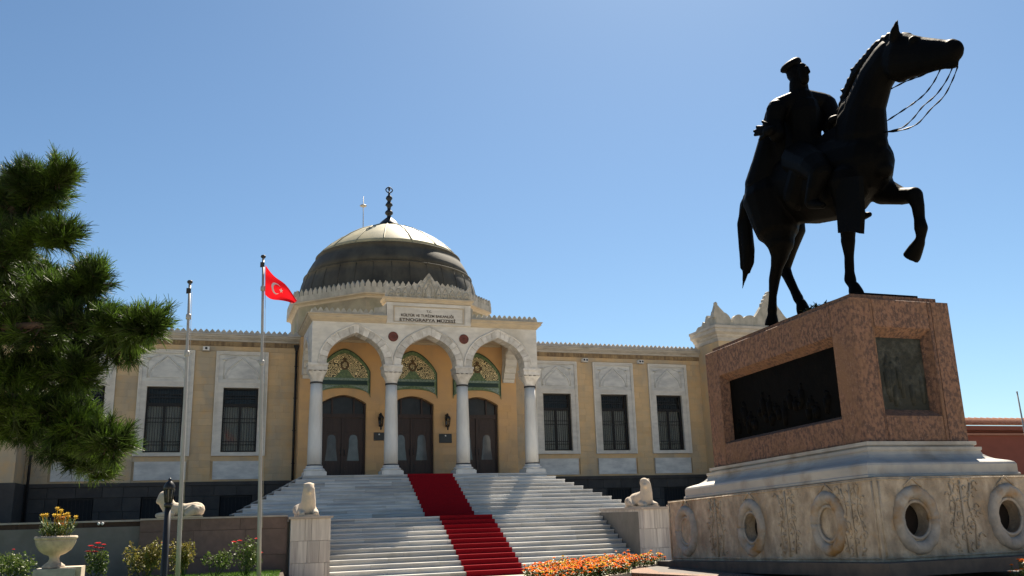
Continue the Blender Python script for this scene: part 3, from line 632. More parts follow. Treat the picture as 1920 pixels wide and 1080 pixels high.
for sd in (-1, -2, -3, 0, -4):
    an = sd * math.pi / 4; nx, ny = math.cos(an), math.sin(an)
    for k in range(N):
        t = (k + .5) / N * L_ - L_ / 2; px, py = DC[0] + nx * 5.24 - ny * t, DC[1] + ny * 5.24 + nx * t
        if proto is None:
            proto = m0.build('merlon', 'crest', None); proto.parent = mus; q = proto
        else: q = proto.copy(); COL.objects.link(q)
        q.location = (px, py - 4, 9.322); q.rotation_euler = (0, 0, an + math.pi / 2)
prof = [(4.95, 9.1), (4.93, 9.6), (4.86, 10.1), (4.76, 10.5), (4.62, 10.88)]
mb = MB(); mb.lathe(prof + [(4.66, 10.90), (4.66, 10.95), (4.55, 10.96)], (*DC, 0), 96); mb.build('dome_lower_tier', 'lead', mus)
mb = MB(); mb.lathe([(4.58, 10.95), (4.42, 11.35), (4.2, 11.75), (3.97, 12.08), (4.03, 12.10), (4.03, 12.16), (3.93, 12.17)], (*DC, 0), 96); mb.build('dome_middle_tier', 'lead', mus)
top = [(3.96, 12.165), (3.72, 12.44), (3.3, 12.83), (2.7, 13.28), (2.0, 13.69), (1.3, 14.0), (.6, 14.21), (.02, 14.28)]
mb = MB(); mb.lathe(top, (*DC, 0), 96); dt = mb.build('dome_cap', 'leadtop', mus)
for k in range(16):
    t = 2 * math.pi * (k + .35) / 16; mb = MB(); mb.tube([(DC[0] + r * math.cos(t), DC[1] + r * math.sin(t), z + .012) for r, z in top[:-1]], .035, 5); mb.build('seam_rib', 'leadtop', dt)
mb = MB()
for k in range(32):
    t = 2 * math.pi * (k + .2) / 32; mb.tube([(DC[0] + r * math.cos(t), DC[1] + r * math.sin(t), z) for r, z in prof], .02, 4)
mb.build('lead_seams', 'lead', mus, kind='stuff')
mb = MB(); mb.lathe([(.68, 14.18), (.62, 14.32), (.45, 14.52), (.25, 14.70), (.12, 14.82), (.11, 14.92), (.20, 15.0), (.235, 15.08), (.20, 15.17), (.10, 15.26), (.10, 15.36), (.12, 15.45), (.22, 15.55), (.16, 15.66), (.09, 15.76), (.12, 15.84), (.195, 15.95), (.16, 16.06), (.07, 16.15), (.05, 16.3), (.03, 16.35)], (*DC, 0), 20)
fin = mb.build('finial', 'brass', mus)
mb = MB(); mb.tube([(DC[0] + .2 * math.sin(t) * (1 - .25 * abs(math.cos(t))), DC[1], 16.47 - .17 * math.cos(t)) for t in [k * 2 * math.pi / 16 for k in range(17)]], .035, 6); mb.lathe([(.03, 16.35), (.05, 16.5), (.09, 16.52), (.02, 16.62), (.0, 16.74)], (*DC, 0), 8); mb.build('finial_ornament', 'brass', fin)
# ---------------- end pavilions
for s in (1, -1):
    x0, x1 = sorted((s * 16.3, s * 22.9))
    mb = MB(); mb.box(x0, x1, 1.95, 4.3, -1.8, 7.15); mb.box(x0, x1, 4.3, 12, -1.8, 6.6); pv = mb.build('pavilion', 'sand', mus)
    mb = MB(); rect_loft(mb, x0, x1, 1.95, 4.3, [(0, 6.85), (.04, 6.87), (.05, 7.05), (.12, 7.12), (.14, 7.2), (.28, 7.3), (.30, 7.32), (.30, 7.5), (.36, 7.52), (.36, 7.66), (.2, 7.70)]); mb.build('pavilion_cornice', 'greycorn', pv)
    zq = lambda y: 8.91 + (155 - y) / 138; hf = [(-3.40, 7.70), (-3.40, 8.1)]
    raw = [(425, 270), (432, 232), (446, 200), (458, 170), (462, 150), (470, 172), (492, 195), (512, 212), (524, 224)]
    def lobe(xa, ya, xb, yb, top, n=8): return [(xa + (xb - xa) * (1 - math.cos(math.pi * k / n)) / 2, ya + (yb - ya) * k / n + (top - min(ya, yb)) * math.sin(math.pi * k / n)) for k in range(n + 1)]
    raw += lobe(526, 228, 588, 300, 205) + lobe(600, 298, 703, 270, 225) + lobe(708, 270, 802, 252, 232)
    raw += [(820, 240), (842, 215), (862, 188), (876, 172), (886, 160), (890, 140), (904, 130), (908, 112), (922, 100), (928, 80), (944, 68), (952, 52)]
    hf += [((a - 960) / 148.6, zq(b)) for a, b in raw] + [(0, 9.70)]
    cx = s * 19.6; mb = MB(); mb.prism([(cx + a, b) for a, b in hf + [(-a, b) for a, b in hf[-2::-1]]], XYZ, 1.75, 2.0); mb.build('scalloped_crest', 'crest', pv)
    xi = s * 16.22; sd = [(1.76, 7.70), (1.76, 8.9), (1.95, 8.5), (2.1, 8.45), (2.25, 8.2), (2.4, 8.15), (2.55, 8.35), (2.7, 8.3), (2.85, 8.0), (3.05, 8.1), (3.2, 7.9), (3.6, 7.9), (3.9, 7.7)]
    mb = MB(); mb.prism(sd, YZX, xi - .1, xi + .1); mb.build('scalloped_crest', 'crest', pv)
    mb = MB(); mb.box(*sorted((s * 16.22, s * 22.98)), 1.87, 1.945, -1.8, -.02); mb.box(*sorted((s * 16.22, s * 16.295)), 1.945, 3.9, -1.8, -.02); mb.build('pavilion_plinth', 'plinth', pv)
# floodlight boxes
for x in (-9.398, 9.398, 12.634, -12.634):
    t = thing('floodlight', '%s small floodlight under the museum cornice' % 'x', 'floodlight', (x, 4.0, 5.95))
    MB().box(x - .14, x + .14, 3.80, 4.06, 5.86, 6.03).build('housing', 'whitep', t)
    for q in ((-.05, .05),) if x < 0 else ((-.12, -.02), (.03, .12)): MB().box(x + q[0], x + q[1], 3.785, 3.799, 5.90, 6.0).build('lens', 'iron', t)
    MB().box(x - .17, x + .17, 3.9, 4.06, 5.84, 5.858).build('bracket', 'steel', t)
    t['label'] = {-9.398: 'single-lens white floodlight between the two right-hand windows of the left wing', 9.398: 'twin-lens floodlight right of the arcade, between the first and second windows', 12.634: 'twin-lens floodlight between the second and third windows of the right wing', -12.634: 'floodlight on the left wing beside the pine tree boughs'}[x]
    t['group'] = 'floodlights on the museum wings'
# downpipes
def downpipe(x, y, z0, z1, label):
    t = thing('downpipe', label, 'drainpipe', (x, y, z0), 'drainpipes on the museum front')
    MB().tube([(x, y, z0), (x, y, z1)], .055, 8).build('pipe', 'iron', t)
    MB().add([(x - .06, y - .05, z1 - .02), (x + .06, y - .05, z1 - .02), (x + .06, y + .05, z1 - .02), (x - .06, y + .05, z1 - .02), (x - .14, y - .1, z1 + .25), (x + .14, y - .1, z1 + .25), (x + .14, y + .07, z1 + .25), (x - .14, y + .07, z1 + .25)], [(0, 3, 2, 1), (4, 5, 6, 7), (0, 1, 5, 4), (1, 2, 6, 5), (2, 3, 7, 6), (3, 0, 4, 7)]).build('hopper_head', 'iron', t)
    for k in range(4):
        z = z0 + (z1 - z0) * (k + .5) / 4; MB().box(x - .075, x + .075, y - .03, y + .07, z - .02, z + .02).build('clamp', 'iron', t)
downpipe(-5.36, 4.0, .02, 6.0, 'black drainpipe down the corner between left wing and portico')
downpipe(-16.1, 3.86, -1.75, 6.0, 'drainpipe at the far left end of the left wing behind the pine')
# lanterns and plaques on the entrance wall
def lantern(x, label):
    t = thing('wall_lantern', label, 'lantern', (x, 3.0, 2.6), 'black lanterns on the entrance wall')
    MB().box(x - .05, x + .05, 3.055, 3.085, 2.35, 2.95).build('back_plate', 'lampblack', t)
    MB().tube([(x, 3.06, 2.88), (x, 2.95, 2.98), (x, 2.84, 2.96), (x, 2.80, 2.88)], .018, 6).build('arm', 'lampblack', t)
    cg = MB(); cg.lathe([(.02, 2.18), (.05, 2.24), (.03, 2.28), (.08, 2.34), (.08, 2.36)], (x, 2.80, 0), 10); cg.lathe([(.14, 2.74), (.15, 2.76), (.10, 2.84), (.04, 2.88), (.05, 2.92), (0, 2.99)], (x, 2.80, 0), 10)
    for k in range(6):
        a = k * math.pi / 3; cg.tube([(x + .08 * math.cos(a), 2.80 + .08 * math.sin(a), 2.35), (x + .135 * math.cos(a), 2.80 + .135 * math.sin(a), 2.75)], .012, 5)
    cg.build('cage', 'lampblack', t)
    MB().lathe([(.07, 2.37), (.12, 2.73)], (x, 2.80, 0), 10).build('glass_shade', 'glass', t)
lantern(-1.54, 'black wall lantern between the left and middle doors'); lantern(1.66, 'black wall lantern between the middle and right doors')
def plaque(x0, x1, z0, z1, label):
    t = thing('plaque', label, 'plaque', ((x0 + x1) / 2, 3.07, z0), 'dark plaques on the entrance wall')
    MB().cbox(x0, x1, 3.045, 3.085, z0, z1, .012).build('plate', 'plaque', t)
    m = MB(); cx, cz = (x0 + x1) / 2, z1 - .09
    m.prism([(cx + (.05 if k % 2 == 0 else .022) * math.sin(k * math.pi / 5), cz + (.05 if k % 2 == 0 else .022) * math.cos(k * math.pi / 5)) for k in range(10)], XYZ, 3.04, 3.046); m.build('emblem', 'whitep', t)
    for a in (x0 + .03, x1 - .03):
        for b in (z0 + .03, z1 - .03): MB().lathe([(.012, -.006), (.012, .004), (0, .008)], (a, 3.042, b), 6).build('stud', 'steel', t)
plaque(-1.82, -1.33, 1.72, 2.09, 'smaller dark plaque below the left wall lantern'); plaque(1.30, 1.92, 1.60, 2.03, 'wider dark plaque below the right wall lantern')
# lightning rod
t = thing('lightning_rod', 'thin lightning rod with a disc standing behind the dome', 'lightning rod', (-1.0, 12.0, 12.9))
MB().tube([(-1.0, 12, 12.9), (-1.02, 12, 17.0)], [.035, .02], 6).build('mast', 'steel', t)
MB().lathe([(0, 16.28), (.18, 16.36), (.22, 16.40), (.16, 16.45), (.03, 16.5)], (-1.017, 12, 0), 12).build('disc', 'steel', t)
# ------------------------------------------------------------------ marble staircase
ST = thing('marble_staircase', 'wide white marble stairs rising to the museum arcade', 'staircase', (0, -4, GZ))
RISE, RUN, Y0 = .16, .31427, -.5036
YL = Y0 - 10 * RUN - 2.3677
def nose(i): return Y0 - RUN * i if i <= 10 else YL - RUN * (i - 11)
def halfw(i): return 5.353 + .298 * i if i <= 10 else (8.63 if i == 11 else 5.34)
rs = random.Random(11)
core = MB()
def slab(x0, x1, yf, zt, dp):
    m = MB(); m.prism([(yf + .034, zt - .157), (yf + .034, zt - .056), (yf, zt - .052), (yf, zt - .010), (yf + .010, zt), (yf + dp, zt), (yf + dp, zt - .157)], YZX, x0 + .003, x1 - .003, tone=.5)
    return m.build('step_slab', 'step', ST)
for i in range(23):
    w, yf, zt = halfw(i), nose(i), -RISE * i; x = -w
    while x < w - .01:
        L = rs.uniform(1.3, 3.0)
        if w - (x + L) < .9: L = w - x
        slab(x, x + L, yf + rs.uniform(0, .002), zt - rs.uniform(0, .003), .37); x += L
    yb = 3.05 if i < 11 else 0
    core.box(-w + .03, w - .03, yf + .06, yf + .7 if i > 11 else 3.95, zt - .165 - (3 if i == 11 else .6), zt - .012)
    if i <= 10:
        for s in (1, -1):
            m = MB(); xf = w
            P = [(xf - .034, zt - .157), (xf - .034, zt - .056), (xf, zt - .052), (xf, zt - .010), (xf - .010, zt), (xf - .31, zt), (xf - .31, zt - .157)]
            y = yf + .372
            while y < 3.9:
                y2 = min(3.95, y + rs.uniform(1.4, 2.6))
                m2 = MB(); m2.prism([(s * a, b) for a, b in P], XYZ, y + .003, y2 - .003); m2.build('side_slab', 'step', ST); y = y2
mb = MB(); mb.box(-5.0, 5.0, -.13, 3.09, -.15, -.004); mb.build('portico_floor', 'step', ST)
mb = MB(); mb.box(-8.28, 8.28, YL + .38, Y0 - 10 * RUN + .05, -1.9, -1.764); mb.build('landing', 'step', ST)
core.build('stair_core', 'terrace', ST)
# red carpet
CP = MB(); path = [(1.6, 0.0)]
for i in range(23):
    z = -RISE * i; path += [(nose(i), z), (nose(i), z - RISE)]
outer, inner = [], []
for k, (y, z) in enumerate(path):
    outer.append((y - .018, z + .016)); inner.append((y - .002, z + .002))
rings = [[(-.998, a[0], a[1]), (.998, a[0], a[1]), (.998, b[0], b[1]), (-.998, b[0], b[1])] for a, b in zip(outer, inner)]
CP.loft(rings, smooth=False)
CP.build('red_carpet', 'carpet', None, label='long red carpet running down the middle of the marble stairs', cat='carpet', origin=(0, -4, 0))
# ------------------------------------------------------------------ stair piers
def stair_pier(s, label):
    t = thing('stair_pier', label, 'pier', (s * 6.0, -9.6, GZ), 'striped marble piers beside the stairs')
    x0, x1 = sorted((s * 5.37, s * 6.58)); yf, yb = -9.6, -6.05; top = -1.72
    MB().box(x0 + .05, x1 - .05, yf + .05, yb - .02, GZ, top).build('core', 'pier', t)
    rw = random.Random(5 + s)
    zs = [top, top - .66, top - 1.31, GZ]
    for r in range(3):
        w = x1 - x0; cuts = [x0] + sorted([x0 + w * q for q in ((.36, .52), (.42, .72), (.36, .86))[r]]) + [x1]
        for a, b in zip(cuts[:-1], cuts[1:]): MB().cbox(a + .003, b - .003, yf - rw.uniform(0, .006), yf + .06, zs[r + 1] + .003, zs[r] - .003, .006).build('marble_tile', 'pier', t)
        for sd in (x0, x1):
            y = yf + .062; sg = -1 if sd == x0 else 1
            while y < yb - .05:
                y2 = min(yb, y + rw.uniform(.5, .8))
                if yb - y2 < .3: y2 = yb
                T = lambda a, d, z, sd=sd, sg=sg: (sd - sg * d, a, z)
                MB().cbox(y + .003, y2 - .003, 0, .05, zs[r + 1] + .003, zs[r] - .003, .006, T=T).build('marble_tile', 'pier', t); y = y2
    MB().box(x0 - .07, x1 + .07, yf - .07, yb, top, top + .07).build('cap_slab', 'coping', t)
    return t
stair_pier(-1, 'left marble pier of the stairs carrying the tall slab-headed lion')
stair_pier(1, 'right marble pier of the stairs beside the monument base')
# ------------------------------------------------------------------ retaining walls
def rwall(x0, x1, yf, top, mt, label, seed, name='retaining_wall'):
    t = thing(name, label, 'wall', ((x0 + x1) / 2, yf, GZ)); r_ = random.Random(seed)
    MB().box(x0, x1, yf + .05, yf + .45, GZ, top).build('core', mt, t)
    zs = [top, top - .34, top - 1.1, GZ]
    for k in range(3):
        x = x0
        while x < x1 - .05:
            w = r_.uniform(1.1, 1.7); b = min(x1, x + w); b = x1 if x1 - b < .5 else b
            MB().cbox(x + .003, b - .003, yf - r_.uniform(0, .004), yf + .05, zs[k + 1] + .003, zs[k] - .003, .005).build('stone_panel', mt, t); x = b
    x = x0
    while x < x1 - .05:
        b = min(x1, x + r_.uniform(1.6, 2.3)); b = x1 if x1 - b < .7 else b
        MB().box(x + .003, b - .003, yf - .04, yf + .48, top, top + .05).build('coping_stone', 'coping', t); x = b
    return t
rwall(-10.86, -6.66, -9.42, -1.64, 'brown', 'reddish brown granite wall under the reclining lion', 2)
rwall(-20.5, -10.87, -9.16, -1.66, 'brownd', 'darker set-back garden wall at far left behind the urn', 3)
rwall(6.66, 20.0, -9.42, -1.64, 'brown', 'brown granite wall right of the right stair pier', 4)
# ------------------------------------------------------------------ lions
def lion_front(x, y, z, label, seed, turn=0, f=1.0):
    t = thing('stone_lion', label, 'lion statue', (x, y, z), 'weathered stone lions by the stairs')
    r_ = random.Random(seed); j = lambda a: a + r_.uniform(-.012, .012)
    ch = [('body', .85, [(x, y + .95, z + .26, .25), (x, y + .45, z + .30, .26), (x, y + .1, z + .36, .27)]),
          ('haunch_r', 1, [(x + .19, y + .98, z + .2, .2), (x + .24, y + .6, z + .09, .09)]), ('haunch_l', 1, [(x - .19, y + .98, z + .2, .2), (x - .24, y + .6, z + .09, .09)]),
          ('chest', .95, [(x, y + .02, z + .22, .25), (x, y - .02, z + .5, .235), (x, y - .02, z + .78, .2)]),
          ('head', .95, [(x + turn * .02, y - .04, z + .80, .2), (x + turn * .05, y - .02, z + .86, .185)]),
          ('muzzle', .9, [(x + turn * .10, y - .15, z + .76, .12), (x + turn * .13, y - .2, z + .74, .09)]),
          ('paw_r', 1, [(x + .2, y + .05, z + .13, .12), (x + .21, y - .32, z + .08, .085)]), ('paw_l', 1, [(x - .2, y + .05, z + .13, .12), (x - .21, y - .3, z + .07, .08)]),
          ('ear_r', 1, [(x + .13, y + .0, z + .97, .05)]), ('ear_l', 1, [(x - .13, y + .0, z + .97, .05)]), ('tail', 1, [(x + .22, y + 1.15, z + .12, .05), (x + .3, y + .8, z + .07, .045)])]
    organic('lion_body', ch, 'lion', t, .025, 4)
    MB().box(x - .31, x + .31, y - .38, y + 1.2, z, z + .05).build('base_slab', 'lion', t)
lion_front(-6.02, -9.14, -1.648, 'tall upright stone lion with blunt head on the left stair pier', 1)
lion_front(6.08, -8.55, -1.648, 'stone lion with turned head on the right stair pier', 2, turn=-1)
x, y, z = -9.75, -9.2, -1.588
t = thing('stone_lion', 'pale reclining stone lion lying along the brown garden wall', 'lion statue', (x, y, z), 'weathered stone lions by the stairs')
LC = [('body', 1, [(x + .38, y, z + .22, .19), (x + .1, y, z + .2, .17), (x - .2, y, z + .22, .19)]), ('rump', 1, [(x + .42, y, z + .2, .2)]),
  ('chest', 1, [(x - .28, y, z + .22, .20), (x - .40, y, z + .40, .19), (x - .46, y, z + .53, .18)]), ('head', 1, [(x - .45, y, z + .55, .18), (x - .51, y - .02, z + .48, .15)]),
  ('muzzle', 1, [(x - .6, y - .03, z + .44, .075)]), ('paw', 1, [(x - .25, y - .14, z + .1, .09), (x - .6, y - .14, z + .07, .07)]), ('paw2', 1, [(x - .25, y + .14, z + .1, .09), (x - .6, y + .14, z + .07, .07)]),
  ('thigh', 1, [(x + .36, y - .17, z + .18, .14), (x + .15, y - .2, z + .08, .08)]), ('tail', 1, [(x + .5, y - .17, z + .26, .035), (x + .3, y - .21, z + .32, .03), (x + .1, y - .2, z + .2, .03)])]
LC = [(n_, k_, [(x + (a - x) * 1.08, y + (b - y) * 1.08, z + (c_ - z) * 1.1, r * 1.1) for a, b, c_, r in q_]) for n_, k_, q_ in LC]
organic('lion_body', LC, 'lion', t, .022, 4)
MB().box(x - .66, x + .62, y - .28, y + .28, z, z + .04).build('base_slab', 'lion', t)
# ------------------------------------------------------------------ monument pedestal (its courses settle slightly towards the back)
MF, MK = -28.53, -24.68
def zs_(y, z): return z - .033 * (y - MF)
PED = thing('monument_pedestal', 'tall red stone pedestal with relief panels and a carved wreath base', 'pedestal', (0, -26.6, -2.6))
def shear(mb): mb.v = [(a, b, zs_(b, c_)) for a, b, c_ in mb.v]; return mb
def pb_(mb, name, mt, par=None, **k): return shear(mb).build(name, mt, par or PED, **k)
HX = .86
def stoneF(x0, x1, z0, z1, y=MF, c=.01, dep=.30): return MB().cbox(x0 + .002, x1 - .002, y, y + dep, z0 + .002, z1 - .002, c)
def stoneL(s, y0, y1, z0, z1, c=.01, dep=.30):
    T = lambda a, d, z: (s * (HX - d), a, z)
    return MB().cbox(y0 + .002, y1 - .002, 0, dep, z0 + .002, z1 - .002, c, T=T)
pb_(MB().box(-HX + .17, HX - .17, MF + .17, MK - .17, -.97, 1.0), 'core', 'redgran')
Zb, Zt = -.95, 1.02; ra, rb = -.585, .56      # recess heights
for s in (-1, 1):
    pb_(stoneL(s, MF, -28.07, Zb, Zt, dep=.32), 'corner_stone', 'redgran'); pb_(stoneL(s, -25.09, MK, Zb, Zt, dep=.32), 'corner_stone', 'redgran')
    pb_(stoneL(s, -28.07, -26.6, rb, Zt), 'lintel_stone', 'redgran'); pb_(stoneL(s, -26.6, -25.09, rb, Zt), 'lintel_stone', 'redgran')
    pb_(stoneL(s, -28.07, -26.75, Zb, ra), 'sill_stone', 'redgran'); pb_(stoneL(s, -26.75, -25.09, Zb, ra), 'sill_stone', 'redgran')
    # splayed reveals
    x0, x1 = s * HX, s * (HX - .16); m = MB(); o = [(-28.07, ra), (-25.09, ra), (-25.09, rb), (-28.07, rb)]; i_ = [(-27.90, -.53), (-25.14, -.53), (-25.14, .47), (-27.90, .47)]
    V = [(x0 - s * .011, a, b) for a, b in o] + [(x1, a, b) for a, b in i_]; m.add(V, [(k, (k + 1) % 4, 4 + (k + 1) % 4, 4 + k) for k in range(4)]); pb_(m, 'splayed_reveal', 'redgran')
    # bronze relief panel with raised figures
    m = MB(); m.box(*sorted((s * (HX - .165), s * (HX - .2))), -27.90, -25.14, -.53, .47)
    r_ = random.Random(4)
    for k in range(30):
        yy = r_.uniform(-27.75, -25.3); zz = r_.uniform(-.52, -.25); h = r_.uniform(.15, .42)
        m.lathe([(.0, 0), (.05, .02), (.06, h * .3), (.07, h * .65), (.03, h * .75), (.045, h * .85), (.035, h * .97), (0, h)], (s * (HX - .182), yy, zz), 7)
    pb_(m, 'relief_panel', 'relief')
for y, sg in ((MF, 1), (MK, -1)):
    F_ = lambda x0, x1, z0, z1: MB().cbox(x0 + .002, x1 - .002, 0, .30, z0 + .002, z1 - .002, .01, T=lambda a, d, z: (a, y + sg * d, z))
    e = HX - .322
    pb_(F_(-e, -.50, Zb, Zt), 'jamb_stone', 'redgran'); pb_(F_(.47, e, Zb, Zt), 'jamb_stone', 'redgran')
    pb_(F_(-.50, .47, rb + .055, Zt), 'lintel_stone', 'redgran'); pb_(F_(-.50, .47, Zb, ra - .01), 'sill_stone', 'redgran')
    m = MB(); o = [(-.50, ra - .01), (.47, ra - .01), (.47, rb + .055), (-.50, rb + .055)]; i_ = [(-.37, -.50), (.41, -.50), (.41, .51), (-.37, .51)]
    m.add([(a, y + sg * .011, b) for a, b in o] + [(a, y + sg * .16, b) for a, b in i_], [(k, (k + 1) % 4, 4 + (k + 1) % 4, 4 + k) for k in range(4)]); pb_(m, 'splayed_reveal', 'redgran')
    m = MB(); m.box(-.37, .41, *sorted((y + sg * .165, y + sg * .2)), -.50, .51); r_ = random.Random(8)
    for k in range(9):
        xx = r_.uniform(-.3, .34); zz = r_.uniform(-.48, -.2); h = r_.uniform(.35, .7)
        m.lathe([(0, 0), (.04, .02), (.05, h * .3), (.055, h * .65), (.025, h * .75), (.04, h * .85), (.03, h * .97), (0, h)], (xx, y + sg * .185, zz), 7)
    pb_(m, 'relief_panel', 'relief2')
for k in range(4):
    y0 = MF + .10 + k * .92; pb_(MB().box(-.76, .74, y0 + .002, min(y0 + .918, MK - .1), 1.02, 1.10), 'top_slab', 'redgran')
# grey marble stepped ledge
def prect(off, z): return [(-HX - off, MF - off, z), (HX + off, MF - off, z), (HX + off, MK + off * 1.05, z), (-HX - off, MK + off * 1.05, z)]
lp = [(.02, -.95), (.06, -.955), (.06, -1.0), (.035, -1.015), (.035, -1.03), (.10, -1.035), (.10, -1.07), (.085, -1.09), (.10, -1.13), (.14, -1.17), (.20, -1.205), (.27, -1.225), (.32, -1.24), (.36, -1.262), (.375, -1.29), (.375, -1.40), (.395, -1.41), (.395, -1.44)]
m = MB(); m.loft([prect(*q) for q in lp], smooth=False); pb_(m, 'moulded_ledge', 'ledge')
# carved base
BX0, BY0, BY1 = 1.28, -29.05, -23.72; BT, BB = -1.445, -2.46
pb_(MB().box(-BX0 + .24, BX0 - .24, BY0 + .24, BY1 - .24, BB, BT - .003), 'base_core', 'hole')
hl = [(-26.29, 1), (-28.10, 2), (-24.33, 0)]; hf_ = [(-.71, 1), (.80, 1)]
def wall_with_holes(T, a0, a1, holes, r_in=.2, cz=-1.975):
    m = MB(); q = lambda P: m.add([T(*p_) for p_ in P], [tuple(range(len(P)))])
    hs = sorted(h for h, k in holes if k); x = a0; R_ = .30
    for h in hs:
        q([(x, 0, BB), (h - R_, 0, BB), (h - R_, 0, BT), (x, 0, BT)]); q([(h - R_, 0, BB), (h + R_, 0, BB), (h + R_, 0, cz - R_), (h - R_, 0, cz - R_)]); q([(h - R_, 0, cz + R_), (h + R_, 0, cz + R_), (h + R_, 0, BT), (h - R_, 0, BT)])
        n = 32
        def sq(t):
            c_, s_ = math.cos(t), math.sin(t); mm_ = R_ / max(abs(c_), abs(s_)); return h + c_ * mm_, cz + s_ * mm_
        for k in range(n):
            t0, t1 = 2 * math.pi * k / n + math.pi / 4, 2 * math.pi * (k + 1) / n + math.pi / 4; A, B = sq(t0), sq(t1)
            c0, c1 = (h + r_in * math.cos(t0), cz + r_in * 1.06 * math.sin(t0)), (h + r_in * math.cos(t1), cz + r_in * 1.06 * math.sin(t1))
            q([(A[0], 0, A[1]), (B[0], 0, B[1]), (c1[0], 0, c1[1]), (c0[0], 0, c0[1])]); q([(c0[0], 0, c0[1]), (c1[0], 0, c1[1]), (c1[0], .19, c1[1]), (c0[0], .19, c0[1])])
        x = h + R_
    q([(x, 0, BB), (a1, 0, BB), (a1, 0, BT), (x, 0, BT)]); return m
sides = []
for s in (-1, 1):
    T = lambda a, d, z, s=s: (s * (BX0 - d), a, z); sides.append((T, BY0, BY1, hl))
for y, sg in ((BY0, 1), (BY1, -1)):
    T = lambda a, d, z, y=y, sg=sg: (a, y + sg * d, z); sides.append((T, -BX0, BX0, hf_))
m = MB(); m.box(-BX0, BX0, BY0, BY1, BT - .004, BT); pb_(m, 'base_top', 'base')
for T, a0, a1, hs in sides:
    pb_(wall_with_holes(T, a0, a1, hs), 'carved_face', 'base')
    r_ = random.Random(9)
    rel = MB(); cz = -1.975
    for h, k in hs:
        R_ = .34
        # wreath: a bound garland ring
        w = MB(); N = 40
        w.tube([T(h + .275 * math.cos(2 * math.pi * i / N), .012, cz + .34 * math.sin(2 * math.pi * i / N)) for i in range(N + 1)], [.084 + .005 * math.sin(i * 2.2) + .005 * math.sin(i * 5.1) for i in range(N + 1)], 9)
        w.tube([T(h + .205 * math.cos(2 * math.pi * i / N), -.004, cz + .225 * math.sin(2 * math.pi * i / N)) for i in range(N + 1)], .022, 7)
        for q_ in range(12):
            a_ = 2 * math.pi * (q_ + .3) / 12; lf_ = [(h + (.275 + dr) * math.cos(a_ + da), cz + (.34 + dr) * math.sin(a_ + da)) for dr, da in ((-.05, 0), (-.02, .14), (.05, .16), (.02, .05))]
            w.add([T(u, -.050 - .014 * (i_ % 2), v) for i_, (u, v) in enumerate(lf_)] + [T(u, -.02, v) for u, v in lf_], [(0, 1, 2, 3), (0, 4, 5, 1), (1, 5, 6, 2), (2, 6, 7, 3), (3, 7, 4, 0)])
        pb_(w, 'wreath', 'wreath')
        if k == 2: pb_(MB().prism([(h + .20 * math.cos(2 * math.pi * i / 24), cz + .21 * math.sin(2 * math.pi * i / 24)) for i in range(24)], lambda a, b, d: T(a, d, b), .03, .06), 'filled_disc', 'base')
        elif k: pb_(MB().prism([(h + .22 * math.cos(2 * math.pi * i / 24), cz + .23 * math.sin(2 * math.pi * i / 24)) for i in range(24)], lambda a, b, d: T(a, d, b), .20, .22), 'fountain_hole_shade', 'hole')  # black disc painted as the shade deep in the hole
        rel.tube([T(h - .14, -.005, cz + .40), T(h, -.008, cz + .51), T(h + .14, -.005, cz + .40)], .014, 5)
    hh = sorted(h for h, k in hs)
    mids = [(p_ + q_) / 2 for p_, q_ in zip([a0 + .0] + hh, hh + [a1 - .0])]
    for mm_ in mids:
        if min(abs(mm_ - h) for h in hh) < .40: continue
        rel.tube([T(mm_, -.005, BT - .06), T(mm_, -.012, BB + .06)], .016, 5)
        for sg in (-1, 1):
            b0 = mm_ + sg * .13
            rel.tube([T(b0, -.005, BB + .1), T(b0 + sg * .05, -.01, BB + .4), T(b0 - sg * .03, -.01, BB + .65), T(b0 + sg * .04, -.005, BT - .1)], .014, 5)
            for k in range(22):
                zz = BB + .08 + k * .041; dx = r_.uniform(-.12, .13); rad = r_.uniform(.018, .05)
                rel.tube([T(b0 + dx + rad * math.cos(u), -.006, zz + rad * math.sin(u)) for u in [v * .8 + r_.uniform(0, 2) * 0 for v in range(r_.randint(4, 7))]], .009, 4)
            for k in range(4):
                zz = BB + .15 + k * .21; rel.lathe([(0, -.03), (.025, -.015), (.03, .0), (.02, .02), (0, .03)], T(b0 + r_.uniform(-.06, .06), -.002, zz), 7)
    for e_ in (a0 + .05, a1 - .05): rel.tube([T(e_, -.004, BT - .05), T(e_, -.004, BB + .05)], .014, 5)
    for zz in (BT - .03, BB + .04): rel.tube([T(a0 + .04, -.002, zz), T(a1 - .04, -.002, zz)], .012, 5)
    pb_(rel, 'carved_relief', 'base', kind='stuff')
pb_(MB().box(-1.52, 1.52, -29.4, -23.62, -2.62, -2.462), 'dark_plinth_step', 'darkstone')
